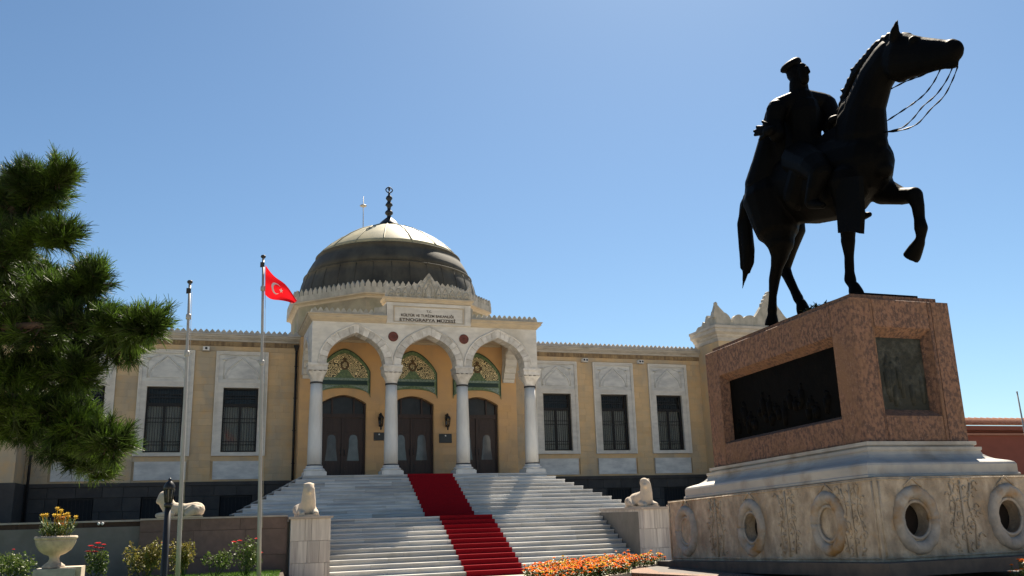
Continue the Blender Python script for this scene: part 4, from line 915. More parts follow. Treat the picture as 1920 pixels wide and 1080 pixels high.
# platform under the pedestal
PLZ = -2.70
t = thing('monument_platform', 'low red granite platform under the pedestal, dark at its edge', 'platform', (0, -27, GZ))
P = [(-2.66, -24.95), (-2.12, -26.6), (-1.92, -27.6), (-1.86, -30.2), (1.86, -30.2), (1.92, -27.6), (2.66, -24.95), (2.0, -22.9), (-2.0, -22.9)]
MB().prism(P, lambda a, b, d: (a, b, d), GZ, PLZ - .06).build('kerb_wall', 'redgran', t)
cx_, cy_ = 0, -26.5
n = len(P)
for k in range(n):
    a, b = P[k], P[(k + 1) % n]; N = 2
    for j in range(N):
        p0 = (a[0] + (b[0] - a[0]) * j / N, a[1] + (b[1] - a[1]) * j / N); p1 = (a[0] + (b[0] - a[0]) * (j + .995) / N, a[1] + (b[1] - a[1]) * (j + .995) / N)
        sh2 = lambda p_, f: (cx_ + (p_[0] - cx_) * f, cy_ + (p_[1] - cy_) * f)
        MB().prism([sh2(p0, 1.012), sh2(p1, 1.012), sh2(p1, .86), sh2(p0, .86)], lambda u, v, d: (u, v, d), PLZ - .059, PLZ).build('coping_slab', 'redgran', t)
MB().prism([sh2(p_, .859) for p_ in P], lambda u, v, d: (u, v, d), PLZ - .059, PLZ - .004).build('paving', 'darkstone', t)
# ------------------------------------------------------------------ equestrian statue
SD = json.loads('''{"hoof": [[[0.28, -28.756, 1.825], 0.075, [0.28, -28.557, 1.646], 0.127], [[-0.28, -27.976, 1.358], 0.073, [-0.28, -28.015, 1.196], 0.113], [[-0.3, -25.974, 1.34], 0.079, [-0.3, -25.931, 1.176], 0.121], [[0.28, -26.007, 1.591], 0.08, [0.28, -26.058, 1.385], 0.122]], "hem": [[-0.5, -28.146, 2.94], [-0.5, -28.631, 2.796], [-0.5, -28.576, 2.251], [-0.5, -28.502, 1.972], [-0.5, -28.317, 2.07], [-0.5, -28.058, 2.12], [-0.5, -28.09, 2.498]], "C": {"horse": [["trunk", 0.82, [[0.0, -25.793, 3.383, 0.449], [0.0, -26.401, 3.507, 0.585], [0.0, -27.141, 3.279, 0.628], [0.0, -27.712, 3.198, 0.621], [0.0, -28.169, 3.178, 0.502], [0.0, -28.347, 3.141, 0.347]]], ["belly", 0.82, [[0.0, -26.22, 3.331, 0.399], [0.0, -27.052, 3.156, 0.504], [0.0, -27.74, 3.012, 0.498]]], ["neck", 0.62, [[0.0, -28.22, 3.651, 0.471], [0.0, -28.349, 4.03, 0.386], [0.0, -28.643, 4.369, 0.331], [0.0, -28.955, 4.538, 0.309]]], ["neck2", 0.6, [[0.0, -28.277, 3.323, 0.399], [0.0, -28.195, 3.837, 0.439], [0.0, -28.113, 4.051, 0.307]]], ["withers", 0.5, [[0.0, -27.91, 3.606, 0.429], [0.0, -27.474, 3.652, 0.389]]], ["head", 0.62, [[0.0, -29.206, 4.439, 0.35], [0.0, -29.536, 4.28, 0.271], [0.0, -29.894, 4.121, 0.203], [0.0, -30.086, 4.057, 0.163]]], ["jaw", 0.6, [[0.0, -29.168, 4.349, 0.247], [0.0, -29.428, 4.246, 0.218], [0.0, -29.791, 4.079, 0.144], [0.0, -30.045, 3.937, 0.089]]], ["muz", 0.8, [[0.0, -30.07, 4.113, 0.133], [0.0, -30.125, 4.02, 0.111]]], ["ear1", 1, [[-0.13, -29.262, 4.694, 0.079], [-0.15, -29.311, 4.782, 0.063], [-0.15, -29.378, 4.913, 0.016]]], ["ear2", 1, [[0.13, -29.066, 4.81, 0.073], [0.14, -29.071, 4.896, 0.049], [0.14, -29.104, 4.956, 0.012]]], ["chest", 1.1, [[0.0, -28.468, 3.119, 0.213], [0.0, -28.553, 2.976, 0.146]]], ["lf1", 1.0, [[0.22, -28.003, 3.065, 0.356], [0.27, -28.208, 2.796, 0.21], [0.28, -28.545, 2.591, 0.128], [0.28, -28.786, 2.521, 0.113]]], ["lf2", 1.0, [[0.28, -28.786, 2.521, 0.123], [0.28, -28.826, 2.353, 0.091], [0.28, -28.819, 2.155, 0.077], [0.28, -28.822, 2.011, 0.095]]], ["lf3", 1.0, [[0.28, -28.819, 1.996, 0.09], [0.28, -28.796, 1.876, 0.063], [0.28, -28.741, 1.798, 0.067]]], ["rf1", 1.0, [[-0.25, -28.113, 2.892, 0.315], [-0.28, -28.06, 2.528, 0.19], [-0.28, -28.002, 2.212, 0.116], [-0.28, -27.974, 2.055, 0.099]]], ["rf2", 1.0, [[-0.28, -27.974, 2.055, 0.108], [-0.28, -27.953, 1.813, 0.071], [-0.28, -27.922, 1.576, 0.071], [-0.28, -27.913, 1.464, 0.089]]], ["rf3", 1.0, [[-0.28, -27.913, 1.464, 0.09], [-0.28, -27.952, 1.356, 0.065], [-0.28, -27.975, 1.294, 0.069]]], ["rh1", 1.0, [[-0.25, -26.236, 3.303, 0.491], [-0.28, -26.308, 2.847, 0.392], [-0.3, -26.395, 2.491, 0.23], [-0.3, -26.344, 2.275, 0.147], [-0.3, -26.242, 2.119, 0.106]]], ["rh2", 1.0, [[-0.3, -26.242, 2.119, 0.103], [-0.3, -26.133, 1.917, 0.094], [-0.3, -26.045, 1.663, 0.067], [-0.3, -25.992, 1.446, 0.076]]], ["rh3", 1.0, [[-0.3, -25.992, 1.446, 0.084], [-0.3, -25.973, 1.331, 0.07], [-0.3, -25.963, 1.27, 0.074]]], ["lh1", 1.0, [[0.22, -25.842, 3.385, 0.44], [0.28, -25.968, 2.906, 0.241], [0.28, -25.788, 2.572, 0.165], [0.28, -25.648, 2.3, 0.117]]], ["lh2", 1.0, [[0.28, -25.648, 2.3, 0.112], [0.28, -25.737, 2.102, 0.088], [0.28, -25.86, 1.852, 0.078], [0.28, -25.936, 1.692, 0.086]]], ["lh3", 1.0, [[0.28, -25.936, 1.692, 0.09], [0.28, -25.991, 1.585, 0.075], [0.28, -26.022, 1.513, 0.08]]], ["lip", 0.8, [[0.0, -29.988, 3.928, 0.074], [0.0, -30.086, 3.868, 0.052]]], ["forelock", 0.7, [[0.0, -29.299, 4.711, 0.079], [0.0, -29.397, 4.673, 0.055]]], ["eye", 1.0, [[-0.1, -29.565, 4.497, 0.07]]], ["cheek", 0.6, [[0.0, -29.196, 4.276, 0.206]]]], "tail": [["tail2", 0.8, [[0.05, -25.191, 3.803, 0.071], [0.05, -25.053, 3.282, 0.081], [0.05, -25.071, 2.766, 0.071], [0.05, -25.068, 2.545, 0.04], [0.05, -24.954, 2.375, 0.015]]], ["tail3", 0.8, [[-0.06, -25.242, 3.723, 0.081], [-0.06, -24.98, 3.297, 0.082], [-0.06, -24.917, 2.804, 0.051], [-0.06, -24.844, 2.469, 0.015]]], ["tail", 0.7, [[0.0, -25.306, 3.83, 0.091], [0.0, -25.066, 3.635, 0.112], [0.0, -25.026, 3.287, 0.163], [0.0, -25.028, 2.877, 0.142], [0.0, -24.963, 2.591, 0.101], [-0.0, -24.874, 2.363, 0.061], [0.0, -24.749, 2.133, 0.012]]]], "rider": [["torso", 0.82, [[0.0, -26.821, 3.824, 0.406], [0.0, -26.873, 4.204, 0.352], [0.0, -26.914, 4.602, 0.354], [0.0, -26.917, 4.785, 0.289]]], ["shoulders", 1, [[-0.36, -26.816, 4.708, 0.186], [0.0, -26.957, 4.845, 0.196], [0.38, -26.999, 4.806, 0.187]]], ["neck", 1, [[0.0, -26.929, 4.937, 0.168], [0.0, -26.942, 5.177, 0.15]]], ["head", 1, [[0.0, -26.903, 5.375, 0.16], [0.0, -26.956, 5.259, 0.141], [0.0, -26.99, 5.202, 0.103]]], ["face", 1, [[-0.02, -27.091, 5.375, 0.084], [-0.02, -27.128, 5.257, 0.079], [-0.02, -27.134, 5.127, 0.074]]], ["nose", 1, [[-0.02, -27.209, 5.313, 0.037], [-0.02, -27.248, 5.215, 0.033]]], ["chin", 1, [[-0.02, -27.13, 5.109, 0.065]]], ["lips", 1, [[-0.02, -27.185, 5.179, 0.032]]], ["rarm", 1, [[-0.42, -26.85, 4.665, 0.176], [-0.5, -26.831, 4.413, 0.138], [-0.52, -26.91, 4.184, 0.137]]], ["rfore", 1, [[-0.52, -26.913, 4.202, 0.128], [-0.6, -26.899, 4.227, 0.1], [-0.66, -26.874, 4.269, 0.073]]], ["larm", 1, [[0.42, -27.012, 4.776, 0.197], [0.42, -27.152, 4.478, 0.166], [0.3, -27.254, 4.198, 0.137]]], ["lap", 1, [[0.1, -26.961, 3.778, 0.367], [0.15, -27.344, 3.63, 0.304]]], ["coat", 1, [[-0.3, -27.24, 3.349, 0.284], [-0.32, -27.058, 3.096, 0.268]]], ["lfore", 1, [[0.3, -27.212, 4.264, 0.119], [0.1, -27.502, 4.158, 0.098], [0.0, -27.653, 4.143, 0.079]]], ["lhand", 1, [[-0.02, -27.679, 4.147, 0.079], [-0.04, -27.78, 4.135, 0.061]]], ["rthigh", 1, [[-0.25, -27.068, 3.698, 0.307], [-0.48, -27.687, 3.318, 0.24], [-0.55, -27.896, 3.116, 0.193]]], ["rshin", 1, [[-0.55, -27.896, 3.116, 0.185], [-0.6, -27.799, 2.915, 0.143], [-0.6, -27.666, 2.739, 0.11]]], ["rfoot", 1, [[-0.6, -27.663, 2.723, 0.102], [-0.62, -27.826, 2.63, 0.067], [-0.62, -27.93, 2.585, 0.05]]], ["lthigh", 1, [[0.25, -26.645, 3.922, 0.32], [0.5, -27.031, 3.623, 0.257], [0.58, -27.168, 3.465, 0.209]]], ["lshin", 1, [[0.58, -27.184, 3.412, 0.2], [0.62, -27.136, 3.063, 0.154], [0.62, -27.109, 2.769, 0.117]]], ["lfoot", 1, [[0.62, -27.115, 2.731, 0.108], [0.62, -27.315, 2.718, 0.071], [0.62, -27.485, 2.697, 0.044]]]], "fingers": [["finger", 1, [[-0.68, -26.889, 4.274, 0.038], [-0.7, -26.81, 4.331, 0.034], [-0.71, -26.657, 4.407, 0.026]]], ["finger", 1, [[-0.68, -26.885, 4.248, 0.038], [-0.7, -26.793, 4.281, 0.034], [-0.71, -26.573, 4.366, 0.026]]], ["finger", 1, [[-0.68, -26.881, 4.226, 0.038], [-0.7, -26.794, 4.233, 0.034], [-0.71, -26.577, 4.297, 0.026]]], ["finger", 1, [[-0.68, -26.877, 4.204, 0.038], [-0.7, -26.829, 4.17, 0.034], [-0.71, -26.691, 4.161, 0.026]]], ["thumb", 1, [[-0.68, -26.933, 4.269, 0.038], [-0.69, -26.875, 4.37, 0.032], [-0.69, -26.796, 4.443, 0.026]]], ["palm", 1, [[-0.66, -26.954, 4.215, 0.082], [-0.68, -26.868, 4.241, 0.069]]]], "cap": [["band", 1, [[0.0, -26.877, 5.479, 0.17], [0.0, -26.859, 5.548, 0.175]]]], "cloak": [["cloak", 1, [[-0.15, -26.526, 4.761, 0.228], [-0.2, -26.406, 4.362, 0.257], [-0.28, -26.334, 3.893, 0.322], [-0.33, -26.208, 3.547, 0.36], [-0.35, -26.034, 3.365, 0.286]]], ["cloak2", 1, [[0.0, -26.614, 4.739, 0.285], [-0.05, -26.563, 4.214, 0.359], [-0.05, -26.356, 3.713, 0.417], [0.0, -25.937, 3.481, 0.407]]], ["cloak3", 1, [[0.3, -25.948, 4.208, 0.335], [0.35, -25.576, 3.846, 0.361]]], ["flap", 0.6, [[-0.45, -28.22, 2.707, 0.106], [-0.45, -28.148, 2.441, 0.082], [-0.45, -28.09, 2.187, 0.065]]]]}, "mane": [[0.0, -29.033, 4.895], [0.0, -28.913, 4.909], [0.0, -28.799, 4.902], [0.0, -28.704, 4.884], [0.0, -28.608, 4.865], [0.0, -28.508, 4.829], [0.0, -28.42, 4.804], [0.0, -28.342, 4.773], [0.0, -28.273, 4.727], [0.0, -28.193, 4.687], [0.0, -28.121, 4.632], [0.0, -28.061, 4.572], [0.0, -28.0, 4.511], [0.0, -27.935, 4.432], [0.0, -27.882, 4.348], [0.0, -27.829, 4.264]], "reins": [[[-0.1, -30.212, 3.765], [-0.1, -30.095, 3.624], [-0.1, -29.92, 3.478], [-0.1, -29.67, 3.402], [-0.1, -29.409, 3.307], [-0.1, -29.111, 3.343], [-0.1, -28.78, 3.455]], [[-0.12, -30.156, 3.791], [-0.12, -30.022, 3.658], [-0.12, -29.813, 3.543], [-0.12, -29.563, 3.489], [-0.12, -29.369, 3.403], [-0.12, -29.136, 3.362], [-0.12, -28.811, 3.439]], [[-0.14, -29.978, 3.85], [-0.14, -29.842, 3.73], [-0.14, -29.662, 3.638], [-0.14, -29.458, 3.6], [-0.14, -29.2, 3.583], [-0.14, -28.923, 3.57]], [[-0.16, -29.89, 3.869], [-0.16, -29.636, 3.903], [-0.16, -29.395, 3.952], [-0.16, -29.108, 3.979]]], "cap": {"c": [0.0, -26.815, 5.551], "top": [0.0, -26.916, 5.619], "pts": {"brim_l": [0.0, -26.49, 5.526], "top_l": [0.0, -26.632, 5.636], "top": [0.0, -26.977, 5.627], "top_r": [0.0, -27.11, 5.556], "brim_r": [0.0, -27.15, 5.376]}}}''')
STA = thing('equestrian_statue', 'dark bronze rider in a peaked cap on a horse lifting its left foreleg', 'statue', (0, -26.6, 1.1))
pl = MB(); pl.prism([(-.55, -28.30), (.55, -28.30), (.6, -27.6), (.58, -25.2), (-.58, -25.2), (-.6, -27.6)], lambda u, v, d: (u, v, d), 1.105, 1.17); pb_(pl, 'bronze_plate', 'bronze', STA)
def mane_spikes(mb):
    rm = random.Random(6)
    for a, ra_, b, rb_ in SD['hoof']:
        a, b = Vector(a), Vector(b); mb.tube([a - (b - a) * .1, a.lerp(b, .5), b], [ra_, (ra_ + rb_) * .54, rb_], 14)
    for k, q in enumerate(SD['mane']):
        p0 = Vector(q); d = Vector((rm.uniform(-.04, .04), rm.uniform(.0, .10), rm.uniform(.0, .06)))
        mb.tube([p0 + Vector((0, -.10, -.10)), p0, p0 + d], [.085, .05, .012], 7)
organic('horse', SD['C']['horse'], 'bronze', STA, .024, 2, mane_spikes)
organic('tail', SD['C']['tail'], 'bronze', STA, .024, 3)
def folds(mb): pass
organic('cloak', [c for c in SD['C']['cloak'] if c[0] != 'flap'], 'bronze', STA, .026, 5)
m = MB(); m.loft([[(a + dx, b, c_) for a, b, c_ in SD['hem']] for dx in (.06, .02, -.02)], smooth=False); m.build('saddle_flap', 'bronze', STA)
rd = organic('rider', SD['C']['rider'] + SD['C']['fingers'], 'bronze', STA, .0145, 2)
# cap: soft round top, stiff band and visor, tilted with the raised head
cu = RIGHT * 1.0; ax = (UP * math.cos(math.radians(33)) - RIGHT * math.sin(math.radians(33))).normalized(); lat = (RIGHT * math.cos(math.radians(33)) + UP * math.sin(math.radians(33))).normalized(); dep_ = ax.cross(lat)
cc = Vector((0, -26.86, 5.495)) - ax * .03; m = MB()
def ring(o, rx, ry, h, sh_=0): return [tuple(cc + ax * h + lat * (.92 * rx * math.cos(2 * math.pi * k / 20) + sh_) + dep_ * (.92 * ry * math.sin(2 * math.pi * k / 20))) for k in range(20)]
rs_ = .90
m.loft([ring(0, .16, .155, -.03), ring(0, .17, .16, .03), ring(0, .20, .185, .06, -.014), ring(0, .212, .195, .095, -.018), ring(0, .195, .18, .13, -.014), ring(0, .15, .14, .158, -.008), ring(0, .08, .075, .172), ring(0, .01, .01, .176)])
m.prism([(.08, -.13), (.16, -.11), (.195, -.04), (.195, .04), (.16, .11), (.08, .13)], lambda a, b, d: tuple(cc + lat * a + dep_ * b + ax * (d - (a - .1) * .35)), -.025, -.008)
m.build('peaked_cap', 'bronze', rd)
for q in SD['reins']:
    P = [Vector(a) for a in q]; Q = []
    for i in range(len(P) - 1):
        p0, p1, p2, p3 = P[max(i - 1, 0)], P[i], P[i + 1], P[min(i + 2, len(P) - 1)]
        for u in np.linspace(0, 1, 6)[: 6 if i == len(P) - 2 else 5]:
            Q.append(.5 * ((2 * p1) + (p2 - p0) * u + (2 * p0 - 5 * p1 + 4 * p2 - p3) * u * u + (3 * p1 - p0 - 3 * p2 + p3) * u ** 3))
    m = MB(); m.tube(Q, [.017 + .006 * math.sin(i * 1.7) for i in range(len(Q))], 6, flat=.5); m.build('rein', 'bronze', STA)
# sprig of leaves lying on the pedestal edge
t = thing('leaf_sprig', 'small dark sprig of leaves on the pedestal edge between the hooves', 'sprig', (-.62, -27.75, 1.11)); m = MB(); r_ = random.Random(2)
for k in range(26):
    a = r_.uniform(0, 6.28); p0 = Vector((-.66 + r_.uniform(-.04, .04), -27.55 - r_.uniform(-.25, .2), zs_(-27.6, 1.12))); d = Vector((math.cos(a), math.sin(a), r_.uniform(.3, 1.3))).normalized() * r_.uniform(.07, .13); w = d.cross(Vector((0, 0, 1))).normalized() * .022
    m.add([p0, p0 + d * .5 + w, p0 + d, p0 + d * .5 - w], [(0, 1, 2, 3)], r_.random())
m.build('leaves', 'darkleaf', t)
# ------------------------------------------------------------------ flagpoles, flag
def pole(x, y, zb, zt, lean, r0, label):
    t = thing('flagpole', label, 'flagpole', (x, y, zb), 'flagpoles in front of the left wing')
    pt = lambda z: (x - lean * (z + 1.8) / 6, y, z)
    N = 6; MB().tube([pt(zb + (zt - zb) * k / N) for k in range(N + 1)], [r0 * (1 - .45 * k / N) for k in range(N + 1)], 10).build('pole', 'steel', t)
    MB().lathe([(.0, -.02), (.05, 0), (.065, .03), (.05, .065), (0, .08)], pt(zt), 10).build('finial_ball', 'iron', t)
    MB().lathe([(.12, 0), (.12, .03), (.07, .05), (.06, .12)], (pt(zb)[0], y, zb), 12).build('base_flange', 'steel', t)
    MB().box(pt(zt - .18)[0] - .07, pt(zt - .18)[0] + .03, y - .03, y + .03, zt - .24, zt - .12).build('pulley', 'iron', t)
    MB().tube([(pt(zt - .2)[0] + .055, y - .03, zt - .2), (pt(.5)[0] + .075, y - .05, .5), (pt(-1.9)[0] + .06, y - .06, -1.9)], .006, 4).build('halyard', 'steel', t)
    for zz in (zt - .85, 1.9 if lean > .1 else 1.6): MB().lathe([(.052, 0), (.058, .02), (.058, .1), (.052, .12)], (pt(zz)[0], y, zz), 10).build('joint_sleeve', 'steel', t)
    return pt
GL = -3.18
pole(-9.595, -17.227, GL, 3.60, .125, .052, 'bare flagpole without a flag, left of the two poles')
pt = pole(-7.88, -16.258, GL, 4.60, .165, .052, 'flagpole flying the red crescent flag')
FP = []; p_top, p_bot = Vector(pt(4.42)), Vector(pt(3.66))
def flagpt(u, v, o=0):
    # u along the fly, v down the hoist; cloth sags to the fly end
    top = p_top + Vector((.05 + u * .80, -.10 * math.sin(u * 3.1) - .12 * u, -.92 * u ** 1.05 - .05 * math.sin(u * 6)))
    h = .74 * (1 - .86 * u ** 1.25)
    bot_sag = Vector((-.06 * v * u, 0, 0))
    w = .07 * math.sin(u * 9 + v * 1.5) * (.3 + u) + .03 * math.sin(v * 7 + u * 4)
    return top + Vector((.02 * v - .10 * u * v, w + o, -h * v)) + bot_sag
NU, NV = 28, 14; m = MB(); V = [flagpt(i / NU, j / NV) for i in range(NU + 1) for j in range(NV + 1)]
m.add(V, [(i * (NV + 1) + j, i * (NV + 1) + j + 1, (i + 1) * (NV + 1) + j + 1, (i + 1) * (NV + 1) + j) for i in range(NU) for j in range(NV)], smooth=True)
FL = thing('flag', 'red flag with white crescent and star drooping from the right-hand pole', 'flag', tuple(p_top)); m.build('cloth', 'flagred', FL)
def onflag(poly, name):
    m = MB()
    for o in (-.006, .006):
        V = [flagpt(a, b, o) for a, b in poly]; n = len(V) // 2
        m.add(V, [(k, k + 1, 2 * n - 2 - k, 2 * n - 1 - k) for k in range(n - 1)])
    m.build(name, 'white', FL)
asp = .74 / 1.25
ang = [math.radians(35 + 290 * k / 24) for k in range(25)]
outc = [(.36 + .25 * asp * math.cos(a), .5 + .25 * math.sin(a)) for a in ang]; inc = [(.36 + .0625 * asp + .2 * asp * math.cos(a), .5 + .2 * math.sin(a)) for a in [math.radians(48 + 264 * k / 24) for k in range(25)]]
onflag(outc + inc[::-1], 'crescent')
m = MB()
for o in (-.006, .006):
    V = [flagpt(.36 + .29 * asp, .5, o)] + [flagpt(.36 + .29 * asp + (.125 if k % 2 == 0 else .05) * asp * math.cos(math.pi + k * math.pi / 5), .5 + (.125 if k % 2 == 0 else .05) * math.sin(math.pi + k * math.pi / 5), o) for k in range(10)]
    m.add(V, [(0, 1 + k, 1 + (k + 1) % 10) for k in range(10)])
m.build('star', 'white', FL)
# lamp post
x, y = -9.751, -20.232
t = thing('garden_lamp', 'black garden lamp post with lantern head in front of the lion wall', 'lamp post', (x, y, GL))
MB().lathe([(.13, GL), (.13, GL + .1), (.08, GL + .16), (.062, GL + .3), (.058, -1.46)], (x, y, 0), 14).build('post', 'lampblack', t)
MB().lathe([(.056, -1.46), (.078, -1.44), (.078, -1.40), (.055, -1.37)], (x, y, 0), 12).build('collar', 'lampblack', t)
MB().lathe([(.055, -1.37), (.088, -1.13)], (x, y, 0), 8, smooth=False).build('glass_shade', 'lampglass', t)
cg = MB()
for k in range(6):
    a = k * math.pi / 3; cg.tube([(x + .058 * math.cos(a), y + .058 * math.sin(a), -1.37), (x + .092 * math.cos(a), y + .092 * math.sin(a), -1.13)], .014, 5)
cg.build('cage', 'lampblack', t)
MB().lathe([(.098, -1.14), (.105, -1.12), (.10, -1.07), (.075, -1.02), (.045, -.99), (.03, -.97), (.035, -.95), (0, -.92)], (x, y, 0), 14).build('lamp_cap', 'lampblack', t)
# ------------------------------------------------------------------ garden at left
GP = [(-6.75, -9.2), (-7.25, -16.5), (-7.95, -22.5), (-30, -22.5), (-30, -9.2)]
mb = MB(); mb.prism(GP, lambda u, v, d: (u, v, d), GZ, GL - .012); mb.build('garden_bed', 'soil', kind='structure')
m = MB(); m.add([(-30, -22.5, GL - .006), (-8.0, -22.4, GL - .006), (-6.95, -10.9, GL - .006), (-30, -10.9, GL - .006)], [(0, 1, 2, 3)]); m.build('lawn', 'lawn', kind='structure')
r_ = random.Random(21); m = MB()
for k in range(22000):
    y = -10.9 - 8 * r_.random() ** 1.3; x = r_.uniform(-15.5, -6.95 - .09 * (-10.9 - y)); h = r_.uniform(.04, .10); a = r_.uniform(0, 6.28); w = .006
    m.add([(x - w * math.cos(a), y - w * math.sin(a), GL - .006), (x + w * math.cos(a), y + w * math.sin(a), GL - .006), (x + r_.uniform(-.04, .04), y + r_.uniform(-.04, .04), GL + h)], [(0, 1, 2)], r_.random())
m.build('grass', 'blade', kind='stuff', label='short green grass of the garden lawn', cat='grass')
def leafy(mb, c, rad, n, size, r_, hollow=.35):
    for k in range(n):
        d = Vector((r_.gauss(0, 1), r_.gauss(0, 1), r_.gauss(0, 1))).normalized() * (r_.uniform(hollow, 1) ** .6)
        p = Vector(c) + Vector((d.x * rad[0], d.y * rad[1], d.z * rad[2])); f = Vector((r_.gauss(0, 1), r_.gauss(0, 1), r_.gauss(.5, .7))).normalized(); u = f.orthogonal().normalized()
        u = (Matrix.Rotation(r_.uniform(0, 6.28), 3, f) @ u); w = f.cross(u); s = size * r_.uniform(.6, 1.3)
        mb.add([p, p + u * s * .5 + w * s * .33, p + u * s + f * s * .15, p + u * s * .5 - w * s * .33], [(0, 1, 2, 3)], r_.random())
def rose(m, c, s, r_):
    for lay, (q, n) in enumerate(((1, 6), (.7, 5), (.4, 4))):
        for k in range(n):
            a = 2 * math.pi * (k + lay * .4) / n; d = Vector((math.cos(a), math.sin(a), .3 + lay * .5)).normalized() * s * q; w = Vector((-math.sin(a), math.cos(a), 0)) * s * .5 * q
            p = Vector(c); m.add([p, p + d * .7 + w, p + d, p + d * .7 - w], [(0, 1, 2, 3)], r_.random())
def bush(x, y, h, w, mt, n, size, roses, label, seed, clumps=6):
    t = thing('rose_bush', label, 'rose bush', (x, y, GL), 'rose bushes along the garden wall'); r_ = random.Random(seed); m = MB(); st = MB(); tops = []
    for k in range(clumps):
        a = r_.uniform(0, 6.28); q = w * math.sqrt(r_.random()) * .8; hz = h * r_.uniform(.45, .92); c = (x + q * math.cos(a), y + q * .7 * math.sin(a), GL + hz * .88)
        leafy(m, c, (w * .42, w * .42, h * .34), n // clumps, size, r_); tops.append(c); st.tube([(x + q * .2 * math.cos(a), y, GL - .02), (x + q * .7 * math.cos(a), y + q * .4 * math.sin(a), GL + hz * .4), c], [.014, .011, .006], 5)
    m.build('foliage', mt, t)
    for (dx, dz, s) in roses:
        b = MB(); c = (x + dx, y - w * .45, GL + dz * .93); st.tube([(x + dx * .5, y - w * .2, GL + dz * .5), c], .008, 4); rose(b, c, s, r_); b.build('bloom', 'rose', t)
    st.build('stem', 'stem', t); return t
bush(-13.95, -11.0, .78, .75, 'leaf', 1500, .075, [(.2, .95, .05)], 'dark green rose bush at the far left edge below the garden wall', 1, 9)
bush(-11.85, -10.7, .95, .32, 'leaf', 700, .07, [(-.12, .95, .10), (.05, 1.02, .11), (.14, .88, .10), (-.02, .78, .11), (-.18, .8, .09), (.2, .98, .08), (.0, .9, .1)], 'rose bush with a dense cluster of red blooms beside the urn', 2, 6)
bush(-10.55, -11.2, .92, .52, 'leaf2', 1500, .075, [(.45, .98, .09)], 'yellowing rose bush left of the lamp post', 3, 9)
bush(-9.55, -11.4, .95, .42, 'leaf2', 1200, .075, [], 'yellow-green bush between the lamp post and the bare flagpole', 4, 8)
bush(-8.75, -11.6, .62, .38, 'leaf', 600, .075, [], 'low sparse green bush between the two flagpoles', 5, 6)
bush(-7.95, -12.0, 1.02, .40, 'leaf', 900, .07, [(-.34, .95, .10), (-.2, .98, .09), (.26, 1.02, .10), (.36, .62, .09)], 'rose bush with scattered red blooms beside the flag pole', 6, 8)
# urn with flowers
x, y = -11.80, -18.55
t = thing('plinth_block', 'weathered grey stone block under the flower urn', 'stone block', (x + .05, y, GL))
MB().box(x - .30, x + .42, y - .30, y + .40, GL, -2.52).build('block', 'block', t)
m = MB(); m.box(x + .1, x + .52, y - .26, y + .36, -2.72, -2.50)
m.build('top_slab', 'urn', t)
t = thing('stone_urn', 'fluted stone urn on a short foot holding yellow flowers', 'urn', (x, y, -2.515))
flute = lambda k, z: 1 + (.022 * math.cos(k * 2 * math.pi / 3) if -2.3 < z < -1.99 else 0)
MB().lathe([(.20, -2.515), (.20, -2.47), (.16, -2.44), (.10, -2.39), (.085, -2.34), (.10, -2.29), (.19, -2.25), (.28, -2.18), (.335, -2.09), (.355, -2.02), (.36, -1.985)], (x, y, 0), 60, rf=flute).build('bowl', 'urn', t)
MB().lathe([(.355, -1.99), (.375, -1.98), (.385, -1.955), (.375, -1.925), (.33, -1.92), (.31, -1.96), (.0, -1.965)], (x, y, 0), 40).build('rim', 'urn', t)
t = thing('yellow_flowers', 'tall yellow and amber flowers growing in the stone urn', 'flowers', (x, y, -1.96)); r_ = random.Random(31); fo = MB(); st = MB(); yh = []; 
for k in range(80):
    a = r_.uniform(0, 6.28); q = .36 * math.sqrt(r_.random()); h = r_.uniform(.15, .42); p0 = Vector((x + q * .6 * math.cos(a), y + q * .6 * math.sin(a), -1.97)); p1 = p0 + Vector((q * .5 * math.cos(a), q * .5 * math.sin(a), h)); st.tube([p0, p0.lerp(p1, .5) + Vector((.01, 0, .02)), p1], .005, 4, tone=r_.random()); yh.append(p1)
    for j in range(5):
        b = p0.lerp(p1, r_.uniform(.2, .85)); d = Vector((r_.gauss(0, 1), r_.gauss(0, 1), .6)).normalized() * r_.uniform(.07, .14); w = d.cross(Vector((0, 0, 1))).normalized() * .016; fo.add([b, b + d * .5 + w, b + d, b + d * .5 - w], [(0, 1, 2, 3)], r_.random())
st.build('stem', 'stem', t); fo.build('foliage', 'leaf', t)
def daisy(m, c, s, r_):
    c = Vector(c)
    for k in range(9):
        a = 2 * math.pi * k / 9; d = Vector((math.cos(a) * s, math.sin(a) * s, s * .15)); d = Vector((d.x, d.y * .5 - s * .1, d.z + math.sin(a) * s * .75)); w = Vector((-math.sin(a), math.cos(a), 0)) * s * .33; m.add([c, c + d * .6 + w, c + d, c + d * .6 - w], [(0, 1, 2, 3)], r_.random())
    m.lathe([(0, s * .5), (s * .35, s * .35), (s * .45, s * .1), (s * .25, -s * .15), (0, -s * .2)], c, 8, tone=r_.random())
for k, (dx, dz) in enumerate([(-.02, .60), (.05, .55), (-.20, .47), (-.27, .46), (-.06, .46), (.02, .45), (.12, .46), (.17, .48), (.19, .42), (.32, .41)]):
    m = MB(); daisy(m, (x + dx, y - .05, -1.95 + dz * .9), .056, r_); m.tube([(x + dx * .5, y, -1.95), (x + dx * .9, y - .03, -1.95 + dz * .6), (x + dx, y - .05, -1.95 + dz * .9)], .005, 4); m.build('bloom', 'yellow', t)
for k in range(10):
    m = MB(); daisy(m, (x + .04 + r_.uniform(-.07, .09), y - .12, -1.93 + r_.uniform(.18, .40)), .05, r_); m.build('bloom', 'goldpet', t)
